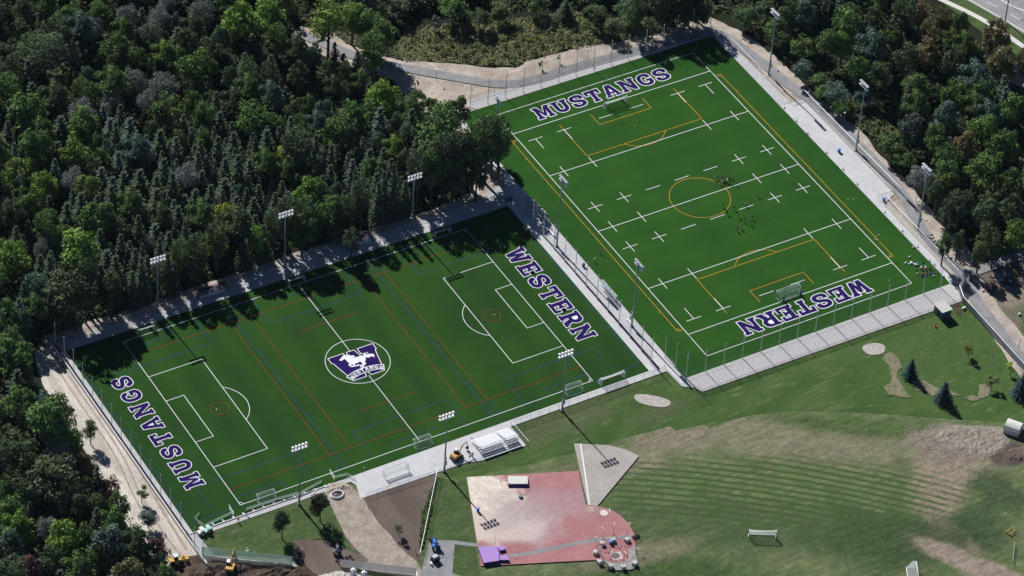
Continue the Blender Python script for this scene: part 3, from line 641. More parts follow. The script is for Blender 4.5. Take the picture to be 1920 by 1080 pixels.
# ---------------------------------------------------------------- floodlight masts
def lamp_row(mb, glass, L, z, n, x=0):
    for i in range(n):
        y = -L/2+L*i/(n-1)
        mb.append((x, y, z))
def make_mast(h, rows, name='floodlight_mast', extra=(0, 0)):
    """mast with lamps facing local +x"""
    t = empty(name, (0, 0, 0), 0)
    MB().tube((0, 0, 0), (0, 0, h), .30, .13, 10).tube((0, 0, 0), (0, 0, .35), .5, .5, 10).build('mast', 'pole_steel', t, True)
    MB().box((-.38, 0, 3.6), (.45, .75, 1.5)).box((-.3, 0, 5.2), (.3, .5, .9)).build('ballast_box', 'galvanised', t)
    cr = MB()
    for z, n_, L in rows: cr.box((.05, 0, h+z), (.14, L+.5, .14))
    cr.box((.05, 0, h-.6), (.12, .12, 2.4)); cr.build('crossarm', 'galvanised', t)
    MB().ball((.25, 0, 7.5), .2).build('junction_box', 'white_paint', t)
    for z, n_, L in rows:
        for i in range(n_):
            y = -L/2+L*i/(n_-1)
            b = MB(); a = Vector((.15, y, h+z+.10)); d = Vector((.72, 0, -.62)).normalized()
            b.tube(a, a+d*.28, .16, .36, 8).tube(a+d*.28, a+d*.62, .36, .40, 8)
            lb = b.build('lamp', 'lamp_housing', t)
            MB().tube(a+d*.622, a+d*.64, .36, .36, 8).build('lens', 'lamp_glass', lb)
            # visor
    return t
ROWA = ((-.9, 5, 4.0), (.35, 5, 4.0)); ROWB = ((-.9, 5, 3.6), (.35, 5, 3.6))
masts = [  # x, y, height, facing angle, rows, label
 (14.3, 7.2, 20.2, -90, 'tall floodlight mast at the wood edge, leftmost above the near field'),
 (55.6, 9.0, 20.0, -90, 'tall floodlight mast beside the wood, above the near field halfway line'),
 (96.2, 6.7, 20.6, -90, 'tall floodlight mast by the wood near the WESTERN end of the near field'),
 (96.6, -79.6, 21.4, 90, 'floodlight mast on the fence line just right of the white bleachers'),
 (55.4, -86.2, 20.8, 90, 'floodlight mast on the concrete pad beside the leaning fence, near the excavator'),
 (14.2, -79.7, 21.4, 90, 'floodlight mast at the small mown lawn between two dark trees'),
 (130.6, -18.6, 25.2, 0, 'floodlight mast on the middle walk, nearer the wood'),
 (132.2, -58.2, 23.5, 0, 'floodlight mast on the middle walk, nearer the viewer'),
 (133.5, 24.0, 23.4, 0, 'floodlight mast half hidden by trees at the far field corner'),
 (230.6, 22.4, 24.3, 180, 'floodlight mast right of the far field, farthest from the viewer'),
 (234.6, -20.3, 25.6, 180, 'floodlight mast right of the far field, rising from the long white pad'),
 (230.8, -59.2, 23.6, 180, 'floodlight mast right of the far field, nearest the bag pile')]
for i, (x, y, h, a, lb) in enumerate(masts):
    t = make_mast(h, ROWA if i < 6 else ROWB); t.location = (x, y, 0); t.rotation_euler.z = R(a)
    tag(t, lb, 'floodlight', 'floodlight masts around the two fields')

# ---------------------------------------------------------------- nets and fences
def ballnet(posts, h, label, net=True, r=.11, name='ball_net', rail=1.2):
    c = Vector((*posts[0], 0)); t = empty(name, c, 0, label, 'net fence', 'high ball nets behind the goals and along the walk')
    for p in posts:
        q = Vector((*p, 0))-c; MB().tube(q, q+Vector((0, 0, h)), r, r*.8, 8).ball(q+Vector((0, 0, h)), r*1.5, nu=6, nv=4).build('post', 'pale_steel', t, True)
    nm = MB(); rl = MB()
    for a, b in zip(posts, posts[1:]):
        a, b = Vector((*a, 0))-c, Vector((*b, 0))-c
        nm.quad(a, b, b+Vector((0, 0, h)), a+Vector((0, 0, h)))
        rl.tube(a+Vector((0, 0, rail)), b+Vector((0, 0, rail)), .035, n=4)
    if net: nm.build('net', 'net_dark', t)
    if rail: rl.build('rail', 'galvanised', t)
    return t
ballnet([(134.8+6.22*i, -83.6) for i in range(15)], 7.9, 'long row of tall posts with netting behind the far field, nearer the viewer')
ballnet([(139.2+6.25*i, 48.5) for i in range(12)]+[(214.4, 50.6), (220.6, 51.2), (227.8, 51.8)], 9.2, 'long row of tall posts along the path behind the far goal of the far field')
ballnet([(-17.7, 6.8-6.12*i) for i in range(14)]+[(-18.4, -82.4), (-18.6, -88)], 8.5, 'tall posts with netting beside the dirt road, left of MUSTANGS', rail=1.1)
ballnet([(129.3, -.6-6.15*i) for i in range(12)]+[(129.0, -74.0)], 9.2, 'row of tall posts down the middle of the concrete walk')
ballnet([(133.9, -73.6), (134.4, -78.5), (134.8, -83.4)], 9.2, 'three tall posts closing the near left corner of the far field')
def fence(pts, h, label, mesh='chain_link', step=3.0, post='galvanised', name='chain_link_fence', rr=.04, group=None, top=True, bottom=False):
    c = Vector((*pts[0], 0)); t = empty(name, c, 0, label, 'fence', group)
    nm, rl, k = MB(), MB(), 0
    for a, b in zip(pts, pts[1:]):
        a, b = Vector((*a, 0))-c, Vector((*b, 0))-c; n = max(1, round((b-a).length/step))
        nm.quad(a+Vector((0, 0, .04)), b+Vector((0, 0, .04)), b+Vector((0, 0, h)), a+Vector((0, 0, h)))
        if top: rl.tube(a+Vector((0, 0, h)), b+Vector((0, 0, h)), rr, n=5)
        if bottom: rl.tube(a+Vector((0, 0, .1)), b+Vector((0, 0, .1)), rr, n=5)
        for i in range(n+(1 if b == Vector((*pts[-1], 0))-c else 0)):
            q = a+(b-a)*i/n; k += 1
            if k <= 100: MB().tube(q, q+Vector((0, 0, h+.08)), .04, n=5).build('post', post, t)
    nm.build('mesh_panel', mesh, t); rl.build('top_rail', post, t)
    return t
FG = 'chain link fences round the fields'
fence([(-18, 7.6), (14, 7.6), (24, 7.6), (26.5, 8.4), (37, 8.6), (55, 10.2), (75, 10.2), (96, 9.8), (120, 9.8), (129.5, 13.6)], 2.0, 'chain link fence between the wood and the paved walk above the near field', group=FG)
fence([(80.6, -79.0), (129.8, -78.9), (131.3, -77.6)], 2.1, 'chain link fence along the concrete edge right of the bleachers', group=FG)
fence([(80.6, -79.0), (80.9, -88.0)], 2.1, 'short fence running off beside the right end of the bleachers', group=FG, mesh='chain_link')
fence([(131.3, -77.6), (131.9, -86.2), (134.4, -88.2), (136, -90.9), (180, -91.2), (224, -91.6)], 1.2, 'low fence along the outer edge of the pale stone strip', group=FG)
fence([(32, -85.2), (54, -86.2), (66.5, -87.2)], 1.4, 'low fence along the lower edge of the white concrete pad', group=FG)
fence([(141, 52.4), (162, 52.2), (203, 52.2), (228.0, 52.2), (229.2, 40), (229.4, 12.5)], 1.3, 'low fence along the inner side of the service path round the far corner', group=FG)
fence([(235.4, 9.6), (235.8, -36), (235.8, -42.8)], 1.5, 'double railed fence along the outer edge of the long white pad', group=FG, rr=.07)
fence([(229.6, -43.8), (229.8, -86.5)], 1.8, 'fence with a white top rail right of the bag pile', group=FG, rr=.07)
fence([(227.8, -42.2), (233.6, -42.8)], 1.6, 'short gate closing the near end of the white pad', name='gate', group=FG, step=1.5, rr=.05)
fence([(229.2, 7.8), (233.9, 7.9)], 1.6, 'short gate closing the far end of the white pad', name='gate', group=FG, step=1.5, rr=.05)
fence([(225.8, -87.4), (223.9, -92.2), (222.9, -124.2), (222, -150)], 2.3, 'grey screened fence with a white top edge along the right service path', mesh='grey_screen', rr=.07, step=3.4, group=FG)
fence([(225.8, -87.4), (229.8, -86.5)], 3.4, 'tall gate panel where the right fences meet', name='gate', step=2, mesh='grey_screen', group=FG)
fence([tuple(g(378, 1040).xy), tuple(g(548, 1059).xy)], 3.0, 'green windscreen fence below the small mown lawn', mesh='green_screen', step=7, group=FG)
fence([tuple(g(637, 1062).xy), tuple(g(780, 1078).xy)], 2.6, 'grey screened fence behind the white portable toilets', mesh='grey_screen', step=4, group=FG)
fence([tuple(g(820, 890).xy), tuple(g(787, 1048).xy)], 2.2, 'long fence between the brown soil plot and the grass strip', step=3, group=FG, rr=.045)
fence([tuple(g(780, 1078).xy), tuple(g(782, 1092).xy)], 2.0, 'short end panel of the grey screen fence', step=4, group=FG)
fence([(131.4, -33), (131.4, -43), ], 0.9, 'low handrail on the middle walk', group=FG) if False else None

# low barrier boards and retaining kerbs at the left end
plain('purple_screen', (.035, .032, .13), .85, 0, .1)  # dark tone holds the shade on the screens as well as their purple
t = MB().box((-17.75, -36.0, .5), (.06, 87, 1.0)).build('fence_screen', 'purple_screen'); tag(t, 'long low dark purple screen at the foot of the posts left of MUSTANGS', 'screen')
t = MB().add([(129.38, -12, 0), (129.38, -78, 0), (129.38, -78, 1.25), (129.38, -12, .35), (129.46, -12, 0), (129.46, -78, 0), (129.46, -78, 1.25), (129.46, -12, .35)], [(0, 1, 2, 3), (7, 6, 5, 4), (3, 2, 6, 7), (0, 3, 7, 4), (1, 5, 6, 2)]).build('fence_screen', 'purple_screen'); tag(t, 'long low dark purple screen at the foot of the posts down the middle walk', 'screen')
t = MB().box((-18.45, -41.0, .35), (.25, 97, 1.3)).build('retaining_wall', 'pale_concrete'); tag(t, 'long low pale concrete wall between the dirt road and the near field', 'wall')
t = MB().box((4, -76.75, .12), (42, .18, .24)).build('kerb_board', 'white_paint'); tag(t, 'white board kerb along the lower left edge of the near field', 'kerb')

# ---------------------------------------------------------------- goals
def make_goal(W, H, D, TD, net, thick=.06, name='soccer_goal'):
    """opening faces local -y, posts at y=0, net goes back to +y"""
    t = empty(name, (0, 0, 0)); f = MB(); r = thick; x = W/2
    f.tube((-x, 0, 0), (-x, 0, H), r, n=8).tube((x, 0, 0), (x, 0, H), r, n=8).tube((-x, 0, H), (x, 0, H), r, n=8)
    f.build('frame', 'white_paint', t, True)
    b = MB(); b.tube((-x, D, .05), (x, D, .05), r, n=6)
    for s in (-x, x): b.tube((s, 0, .05), (s, D, .05), r, n=6).tube((s, 0, H), (s, TD, H), r*.7, n=6).tube((s, TD, H), (s, D, .05), r*.7, n=6)
    b.build('back_frame', 'white_paint', t, True)
    nm = MB(); K = 8
    def sag(u, v):  # sagging net surface
        s = math.sin(math.pi*u)
        return s*.28*v
    rows = [(0, H), (TD, H), ((TD+D)/2, H*.5), (D, .05)]
    P = []
    for j, (y, z) in enumerate(rows):
        for i in range(K+1):
            u = i/K; P.append((-x+W*u, y, z-(sag(u, 1) if j in (1,) else sag(u, .5) if j == 2 else 0)))
    nm.add(P, [(j*(K+1)+i, j*(K+1)+i+1, (j+1)*(K+1)+i+1, (j+1)*(K+1)+i) for j in range(3) for i in range(K)])
    for s in (-x, x): nm.add([(s, 0, 0), (s, 0, H), (s, TD, H), (s, D, 0)], [(0, 1, 2, 3)])
    nm.build('net', net, t)
    return t
GG = 'soccer goals around the fields'
goals = [
 (7.3, 0.15, 0, 5.0, 2.0, 2.4, .8, 'net_white', 'small goal on the far touchline by the wood, leftmost'),
 (55.1, 0.2, 0, 5.0, 2.0, 2.4, .8, 'net_white', 'small goal above the halfway line, under the wood'),
 (103.1, 0.2, 0, 5.0, 2.0, 2.4, .8, 'net_white', 'small goal on the far touchline nearest the WESTERN lettering'),
 (7.3, -72.95, 180, 5.1, 2.0, 2.7, .8, 'net_green', 'small green netted goal on the near touchline, left of the floodlight and lawn'),
 (55.4, -72.95, 180, 5.1, 2.0, 2.7, .8, 'net_green', 'small green netted goal at the near end of the halfway line'),
 (103.6, -72.95, 180, 5.1, 2.0, 2.7, .8, 'net_green', 'small green netted goal beside the floodlight right of the bleachers'),
 (115.3, -76.1, 0, 7.5, 2.4, 2.2, 1.0, 'net_white', 'wide white goal parked at the lower right corner of the near field'),
 (180.1, -65.9, 180, 7.5, 2.44, 2.4, 1.0, 'net_green', 'full size goal between the near rugby posts beside WESTERN'),
 (180.1, 29.6, 0, 7.5, 2.44, 2.6, 1.0, 'net_white', 'full size goal between the rugby posts below the far MUSTANGS lettering')]
for x, y, a, W_, H_, D_, T_, net, lb in goals:
    t = make_goal(W_, H_, D_, T_, net); t.location = (x, y, .03); t.rotation_euler.z = R(a); tag(t, lb, 'goal', GG)
a, b = g(1403.9, 1008.7), g(1454.8, 1010.4)
t = make_goal(7.3, 2.44, 1.4, .9, 'net_white', .09); t.location = ((a+b)/2).xy.to_3d(); t.rotation_euler.z = math.atan2(b.y-a.y, b.x-a.x); tag(t, 'white goal standing alone on the worn practice grass', 'goal', GG)
a = g(1716, 1062); t = make_goal(7.3, 2.44, 2.4, .9, 'net_white', .09); t.location = (a.x-2.0, a.y-3.6, -.02); t.rotation_euler.z = R(62); tag(t, 'white goal at the very bottom edge, cut off by the frame', 'goal', GG)
# goal standing on the white concrete pad
c = (g(714, 885)+g(778, 857))/2
t = make_goal(7.3, 2.44, 2.0, .9, 'net_white', .07); t.location = (43.2, -80.3, .0); t.rotation_euler.z = R(180); tag(t, 'full size white goal parked on the white concrete pad', 'goal', GG)

def rugby(x, y, label):
    t = empty('rugby_posts', (x, y, 0), 0, label, 'rugby posts', 'pairs of tall rugby posts')
    for s in (-1, 1):
        p = MB().tube((s*2.9, 0, 0), (s*2.9, 0, 11.6), .08, .06, 8).build('upright', 'pole_steel', t, True)
        MB().tube((s*2.9, 0, 0), (s*2.9, 0, 1.8), .24, n=10).build('pad', 'blue_pad', p)
    MB().tube((-2.9, 0, 3), (2.9, 0, 3), .07, n=8).build('crossbar', 'pole_steel', t)
rugby(180.2, -68.5, 'tall rugby posts with blue pads on the nearer goal line beside WESTERN')
rugby(180.2, 32.0, 'tall rugby posts with blue pads on the far goal line below MUSTANGS')

# corner flags
k = 0
for x, y, c, lb in ((BX, 42.2, (.6, .1, .1), 'flag at the far left corner of the far field'), (BX+WB, 42.2, (.7, .6, .5), 'flag at the far right corner of the far field'),
                    (BX+WB, 32.1, (.6, .15, .1), 'red flag where the far goal line meets the right touchline'), (BX, 32.1, (.6, .1, .1), 'red flag where the far goal line meets the left touchline'),
                    (218.8, 9.8, (.6, .15, .1), 'red flag on the right touchline level with the far cross mark'), (218.8, -18.2, (.7, .1, .08), 'red flag on the right touchline at halfway'),
                    (142.0, -18.2, (.6, .3, .2), 'flag on the left touchline at halfway'), (142, 9.8, (.5, .3, .25), 'flag on the left touchline nearer the wood'), (218.6, -44, (.25, .3, .2), 'dull flag on the right touchline toward the bag pile'),
                    (BX, -68.4, (.2, .35, .3), 'green pole flag at the near left goal line'), (BX, -78.5, (.25, .35, .3), 'green pole flag at the near left corner'),
                    (BX+WB+1, -67.8, (.4, .4, .4), 'grey flag at the near right goal line'), (BX+WB+1, -78.5, (.4, .4, .4), 'grey flag at the near right corner')):
    t = empty('corner_flag', (x, y, .02), 0, lb, 'flag', 'marker flags round the far field')
    MB().tube((0, 0, 0), (0, 0, 1.4), .035, n=5).build('pole', 'galvanised', t)
    o = MB().box((.2, 0, 1.25), (.4, .03, .3)).build('flag', 'cloth', t); o.color = (*c, 1)

# ---------------------------------------------------------------- shelters, benches, sign
def shelter(c, L, rz, label, D=1.6, H=2.2):
    t = empty('team_shelter', (*c, 0), rz, label, 'shelter', 'curved clear team shelters')
    fr, pn = MB(), MB(); prof = [(D/2, 0), (D/2, 1.5), (D*.35, H*.93), (0, H), (-D/2, H*.95)]
    n = 6
    for i in range(n+1):
        x = -L/2+L*i/n; fr.path([(x, y, z) for y, z in prof], .035, 5)
    for y, z in prof: fr.tube((-L/2, y, max(z, .05)), (L/2, y, max(z, .05)), .035, n=5)
    fr.build('frame', 'galvanised', t)
    for (y0, z0_), (y1, z1) in zip(prof, prof[1:]): pn.add([(-L/2, y0, z0_), (L/2, y0, z0_), (L/2, y1, z1), (-L/2, y1, z1)], [(0, 1, 2, 3)])
    for s in (-L/2, L/2): pn.add([(s, D/2, 0), (s, D/2, 1.5), (s, D*.35, H*.93), (s, 0, H), (s, 0, 0)], [(0, 1, 2, 3, 4)])
    pn.build('panel', 'glass_panel', t)
    MB().box((0, .35, .45), (L*.92, .35, .06)).box((-L*.3, .35, .22), (.06, .3, .44)).box((L*.3, .35, .22), (.06, .3, .44)).build('bench', 'white_paint', t)
a, b = g(1124, 535), g(1152, 568)
shelter((133.3, -43.2), 8.2, R(-90), 'clear curved team shelter on the middle walk between two floodlights')
shelter((133.5, -2.8), 8.6, R(-90), 'clear curved team shelter by the tree shade at the far end of the middle walk')
def dugout(c, L, label):
    t = empty('dugout', (*c, 0), 0, label, 'dugout', 'dark dugouts above the near field')
    MB().box((0, 1.1, 1.1), (L, .08, 2.2)).box((-L/2, 0, 1.1), (.08, 2.2, 2.2)).box((L/2, 0, 1.1), (.08, 2.2, 2.2)).build('wall', 'grey_screen', t)
    MB().box((0, .75, 2.26), (L+.1, .8, .06)).build('roof', 'dark_steel', t)
    MB().box((0, -.5, .46), (L*.93, .38, .06)).box((0, -.28, .8), (L*.93, .05, .3)).box((-L*.4, -.5, .22), (.06, .3, .44)).box((0, -.5, .22), (.06, .3, .44)).box((L*.4, -.5, .22), (.06, .3, .44)).build('bench', 'aluminium', t)
dugout((31.4, 6.9), 9.0, 'dark dugout with a pale bench, left one along the wood')
dugout((79.2, 7.6), 8.2, 'dark dugout with a pale bench, right one along the wood')
def bench(c, rz, label, L=3.0):
    t = empty('bench', (*c, 0), rz, label, 'bench', 'aluminium benches on the walk')
    MB().box((0, 0, .48), (L, .42, .06)).box((0, .3, .85), (L, .05, .35)).build('seat', 'aluminium', t)
    for s in (-1, 1): MB().box((s*L*.38, .05, .24), (.08, .5, .48)).build('leg', 'galvanised', t)
bench(g(1034, 438).xy, R(-90), 'aluminium bench on the middle walk near the tree shade')
bench(g(1180, 605).xy, R(-90), 'aluminium bench beside the nearer middle floodlight')
t = empty('sign_board', (*g(953, 389).xy, 0), R(0), 'dark information board with a blue top on two posts at the end of the walk', 'sign')
for s in (-1, 1): MB().box((s*.9, 0, 1.7), (.14, .14, 3.4)).build('post', 'dark_steel', t)
MB().box((0, 0, 3.0), (2.5, .16, 1.2)).build('panel', 'dark_steel', t); MB().box((0, -.02, 3.75), (2.6, .3, .32)).build('header', 'blue_pad', t)
MB().box((-.35, -.10, 3.1), (.10, .02, .34)).box((.05, -.10, 3.1), (.3, .02, .16)).box((.6, -.10, 3.1), (.22, .02, .22)).box((-.8, -.10, 2.9), (.3, .02, .12)).build('notice', 'white_paint', t)
def bin_(p, col, label, name='litter_bin', r=.38, h=1.0):
    t = empty(name, (*g(*p).xy, 0), 0, label, 'bin'); o = MB().tube((0, 0, 0), (0, 0, h), r*.85, r, 12).build('body', 'painted', t, True); o.color = (*col, 1)
    o = MB().tube((0, 0, h), (0, 0, h+.12), r*1.06, r*.7, 12).build('lid', 'painted', t); o.color = (*[min(1, c*1.8) for c in col], 1)
bin_((1573, 285), (.06, .18, .55), 'blue bin standing alone on the long white pad', r=.5, h=1.2)
bin_((1094, 500), (.03, .06, .10), 'dark bin with a pale lid on the middle walk', r=.45, h=1.1)
bin_((896, 960), (.05, .16, .50), 'blue barrel on the sandy left part of the red pad', name='barrel', r=.4, h=1.3)
bin_((1657, 377), (.04, .12, .4), 'blue bin at the near gate corner of the white pad', r=.4, h=1.1)
t = MB().box((0, 0, .35), (.9, .7, .7), .3).build('equipment_box', 'painted'); t.location = (*g(976, 933).xy, 0); t.color = (.16, .22, .27, 1); tag(t, 'small grey box on the red pad in front of the high jump mat', 'box')
# small bollards along the white pad
for i, (x, y) in enumerate(((1470.5, 203), (1493.5, 228), (1514.5, 251), (1550, 287), (1581, 318), (1608, 346), (1659, 399), (1692, 434), (1721, 464), (1743, 490), (1752, 497))):
    t = empty('bollard', (*g(x, y).xy, 0), 0, 'small dark post on the edge of the far turf, %s from the far end' % ('first second third fourth fifth sixth seventh eighth ninth tenth eleventh'.split()[i]), 'post', 'small posts along the white pad')
    MB().tube((0, 0, 0), (0, 0, .9), .07, n=6).build('stem', 'dark_steel', t); MB().box((0, 0, .04), (.5, .5, .08)).build('foot', 'dark_steel', t)

def path_lamp(p, rz, label, h=4.2):
    t = empty('street_lamp', (*g(*p).xy, -.05), rz, label, 'street lamp', 'small lamps along the service path')
    MB().tube((0, 0, 0), (0, 0, h), .09, .06, 8).build('pole', 'pole_steel', t, True)
    MB().box((.35, 0, h), (.8, .28, .14)).build('head', 'lamp_housing', t)
path_lamp((818.3, 149), R(200), 'short lamp beside the service path at the edge of the wood')
path_lamp((1101, 111), R(200), 'short lamp by the service path behind the far field')
path_lamp((1444, 117), R(200), 'short lamp on the service path near the farthest right floodlight')
path_lamp((1582.6, 230), R(200), 'short lamp against the bushes right of the long white pad')
path_lamp((1799.4, 492), R(0), 'short lamp on bare soil at the fork of the paths')
path_lamp((1910, 653), R(0), 'short lamp right of the service path near the right edge')
path_lamp((1716, 396), R(0), 'short lamp beside the nearest right floodlight')

# ---------------------------------------------------------------- bleachers
t = empty('bleachers', (0, 0, 0), 0, 'white aluminium bleachers on the concrete pad below the near field', 'bleachers')
x0, x1 = 67.6, 79.4; nrow = 8
fr = MB()
for i in range(nrow):
    y = -79.4-.72*i; z = .45+.26*i
    for (a, b) in ((x0, 74.9), (75.7, x1)):
        MB().box(((a+b)/2, y, z), (b-a, .36, .05)).build('seat_plank', 'aluminium', t)
        MB().box(((a+b)/2, y-.36, z-.10), (b-a, .40, .05)).build('foot_plank', 'aluminium', t)
for xx in np.linspace(x0+.2, x1-.2, 8):
    fr.tube((xx, -79.3, .15), (xx, -79.4-.72*nrow, .15+.26*nrow), .05, n=4).tube((xx, -79.3-.72*nrow, 0), (xx, -79.3-.72*nrow, .3+.26*nrow), .05, n=4).tube((xx, -79.3, .03), (xx, -85, .03), .05, n=4).tube((xx, -82, 0), (xx, -82, 1.0), .05, n=4)
for zb in (.5, 1.1, 1.7): fr.box(((x0+x1)/2, -79.3-.72*nrow, zb), (x1-x0, .05, .22))
fr.build('understructure', 'aluminium', t)
rl = MB(); yb = -79.4-.72*nrow+.1; zt = .26*nrow+1.25
for z in (zt, zt-.4, zt-.75): rl.tube((x0, yb, z), (x1, yb, z), .03, n=4)
for xx in np.linspace(x0, x1, 9): rl.tube((xx, yb, .26*nrow-.1), (xx, yb, zt), .03, n=4)
for s in (x0, x1):
    rl.tube((s, -79.8, 1.5), (s, yb, zt), .03, n=4).tube((s, -79.8, 1.1), (s, yb, zt-.4), .03, n=4)
    for k in range(5): rl.tube((s, -79.8-1.2*k, .5+.43*k), (s, -79.8-1.2*k, 1.5+.45*k), .03, n=4)
rl.build('guard_rail', 'galvanised', t)

# ---------------------------------------------------------------- athletics equipment
def local(c, rz): return Matrix.Translation(Vector((*c, 0))) @ Matrix.Rotation(rz, 4, 'Z')
# high jump mat
a, b = g(952.5, 912.5), g(990, 912.5); rz = math.atan2(b.y-a.y, b.x-a.x); c = (a+b)/2
t = empty('high_jump_mat', (*c.xy, 0), rz, 'high jump mat with a pale cover and purple sides on the red pad', 'landing mat')
W_ = (b-a).length
MB().box((0, 1.6, .42), (W_, 3.2, .84)).build('mat', 'purple_side', t); MB().box((0, 1.72, .88), (W_-.05, 3.0, .07)).build('cover', 'cover_vinyl', t)
for s in (-1, 1):
    MB().tube((s*W_*.42, -.35, 0), (s*W_*.42, -.35, 2.1), .04, n=5).box((s*W_*.42, -.35, .05), (.5, .6, .1)).build('standard', 'dark_steel', t)
for pts, lb in ((((933, 900), (939, 917)), 'white rail lying left of the high jump mat'), (((936, 917.5), (955, 916)), 'white rail lying in front of the high jump mat')):
    a, b = g(*pts[0]), g(*pts[1]); o = MB().tube(a+Vector((0, 0, .08)), b+Vector((0, 0, .08)), .07, n=5).build('rail', 'white_paint'); tag(o, lb, 'rail')
# pole vault mats
t = empty('pole_vault_mat', (0, 0, 0), 0, 'big purple pole vault landing mat at the end of the runway', 'landing mat')
def mat(pts, z, name):
    q = zz(780, 980, 8, *pts); vv = [v - Vector((.0, 0)) for v in q]
    off = [(v.x-(.95*z), v.y-(1.0*z)) for v in vv]  # the traced outline is the top face: bring it down to the ground under it
    p = ccw([g_top(pt, z) for pt in pts]); m_ = MB().prism(p, 0, z).build(name, 'purple_side', t)
    MB().prism(p, z, z+.05).build('top_cover', 'purple_vinyl', m_)
def g_top(pt, z): v = g(780+pt[0]/8, 980+pt[1]/8, z); return (v.x, v.y)
mat(((930, 365), (1130, 345), (1190, 365), (1245, 430), (1245, 570), (1015, 605)), .95, 'mat')
mat(((1190, 365), (1270, 350), (1320, 332), (1340, 400), (1260, 420)), .8, 'front_bun')
mat(((1250, 500), (1360, 478), (1400, 560), (1255, 560)), .8, 'front_bun')
mat(((1247, 425), (1250, 500), (1255, 560), (1247, 570)), .6, 'box_collar') if False else None
for p in ((1180, 350), (1250, 570)):
    a = g(780+p[0]/8, 980+p[1]/8); MB().tube((a.x, a.y, 0), (a.x, a.y, 4.2), .04, n=5).build('standard', 'galvanised', t)
a = g(780+1460/8, 980+520/8); o = MB().path([(a.x, a.y, .8), (a.x+1, a.y-.5, .8), (a.x+1, a.y-.5, 0)], .05, 5).tube((a.x, a.y, 0), (a.x, a.y, .8), .05, n=5).build('barrier', 'white_paint'); tag(o, 'small white barrier right of the purple vault mat', 'barrier')
# throwing cage
posts = [(330, 690), (245, 800), (295, 920), (435, 975), (595, 985), (740, 940), (645, 640), (465, 640)]
arms = {0: (345, 475), 1: (285, 565), 6: (630, 400), 7: (485, 420)}
ctr = zz(1080, 920, 6.75, (503, 827))[0]
t = empty('throwing_cage', (ctr.x, ctr.y, 0), 0, 'throwing cage of tall poles on white concrete blocks round the brown circle', 'cage')
P = []
for i, p in enumerate(posts):
    q = zz(1080, 920, 6.75, p)[0]-ctr; h = 6.3; P.append(q); ang = math.atan2(q.y, q.x)
    b = MB().box((q.x, q.y, .55), (1.25, 1.25, 1.1), ang, .9).build('ballast_block', 'pale_concrete', t)
    MB().tube((q.x, q.y, .5), (q.x, q.y, h), .07, .05, 6).build('pole', 'pole_steel', t)
    MB().box((q.x*1.07, q.y*1.07, h+.05), (1.1, .14, .14), ang).build('arm', 'white_paint', t)
order = [5, 4, 3, 2, 1, 0, 7, 6]; nm, cb = MB(), MB()
for a, b in zip(order, order[1:]):
    a, b = P[a], P[b]
    prev = None
    for k in range(7):
        u = k/6; q = a+(b-a)*u; z = 3.1-1.6*math.sin(math.pi*u)
        cur = Vector((q.x*.93, q.y*.93, z))
        if prev is not None: cb.tube(prev, cur, .06, n=4); nm.quad((prev.x, prev.y, .1), (cur.x, cur.y, .1), cur, prev)
        prev = cur
cb.build('cable', 'dark_steel', t); nm.build('net', 'net_dark', t)
bin_((1145, 1020), (.10, .22, .55), 'blue barrel by a concrete block of the throwing cage', name='barrel', r=.5, h=1.1)
for (x, y, lb) in ((1104, 949, 'white stop board on the tan shot circle'), (1138, 957, 'white stop board on the pale shot circle')):
    o = MB().box((0, 0, .08), (1.2, .16, .16), .9 if x > 1110 else -.5).build('stop_board', 'white_paint'); o.location = (*g(x+5, y+3 if x < 1110 else y).xy, 0); tag(o, lb, 'board')
o = MB()
for k in range(5): o.box((k*.45, 0, .5), (.05, 1.4, 1.0))
o.box((1, 0, 1.0), (2, .06, .06)).box((1, 0, .1), (2, .06, .06)); o = o.build('hurdle_cart', 'dark_steel'); o.location = (*g(1187, 1012).xy, 0); tag(o, 'dark rack of frames at the right edge of the red pad', 'rack')
# hurdles at the lower right
for i in range(6):
    a = g(1901.3-.6*i, 1024+6*i)
    t = empty('hurdle', (a.x, a.y, 0), R(65), '%s of six white hurdles in the row by the right edge' % ('first second third fourth fifth sixth'.split()[i]), 'hurdle', 'white hurdles in a row')
    MB().box((0, 0, .95), (1.15, .06, .14)).build('bar', 'white_paint', t)
    for s in (-1, 1): MB().box((s*.5, 0, .46), (.06, .06, .92)).box((s*.5, -.3, .04), (.06, .7, .06)).build('leg', 'dark_steel', t)
for s in (0, 1):
    t = empty('sawhorse', (*g(1898, 1000).xy, 0), R(15), ('nearer', 'farther')[s]+' of two yellow wooden trestles on the rough grass by the right edge', 'trestle', 'yellow trestles')
    MB().box((0, s*1.2, .5), (2.4, .15, .15)).box((-1, s*1.2, .25), (.1, .7, .5)).box((1, s*1.2, .25), (.1, .7, .5)).build('beam', 'yellow_paint', t)

# ---------------------------------------------------------------- shed, box, tent, toilets
t = empty('utility_shed', (*g(1778, 598).xy, -.05), 0, 'dark shed with a pale flat roof beside the stone strip', 'shed')
MB().box((-.5, 2.5, 1.45), (3.2, 4.0, 2.9)).build('wall', 'shed_wall', t); MB().box((-.5, 2.5, 2.98), (3.7, 4.5, .16)).build('roof', 'shed_roof', t)
MB().box((-2.12, 2.2, 1.05), (.06, 1.1, 2.1)).build('door', 'dark_steel', t); MB().box((-2.12, 3.6, 1.7), (.06, .5, .5)).build('window', 'glass_panel', t)
t = empty('electrical_cabinet', (*g(1872, 520).xy, -.05), R(-8), 'dark green cabinet with a pale base on bare soil beside the path fork', 'cabinet')
MB().box((0, 0, 1.15), (1.9, 1.9, 2.1)).build('body', 'shed_wall', t).color = (.05, .09, .1, 1); o = MB().box((0, 0, 2.26), (2.1, 2.1, .12)).build('lid', 'painted', t); o.color = (.07, .12, .13, 1)
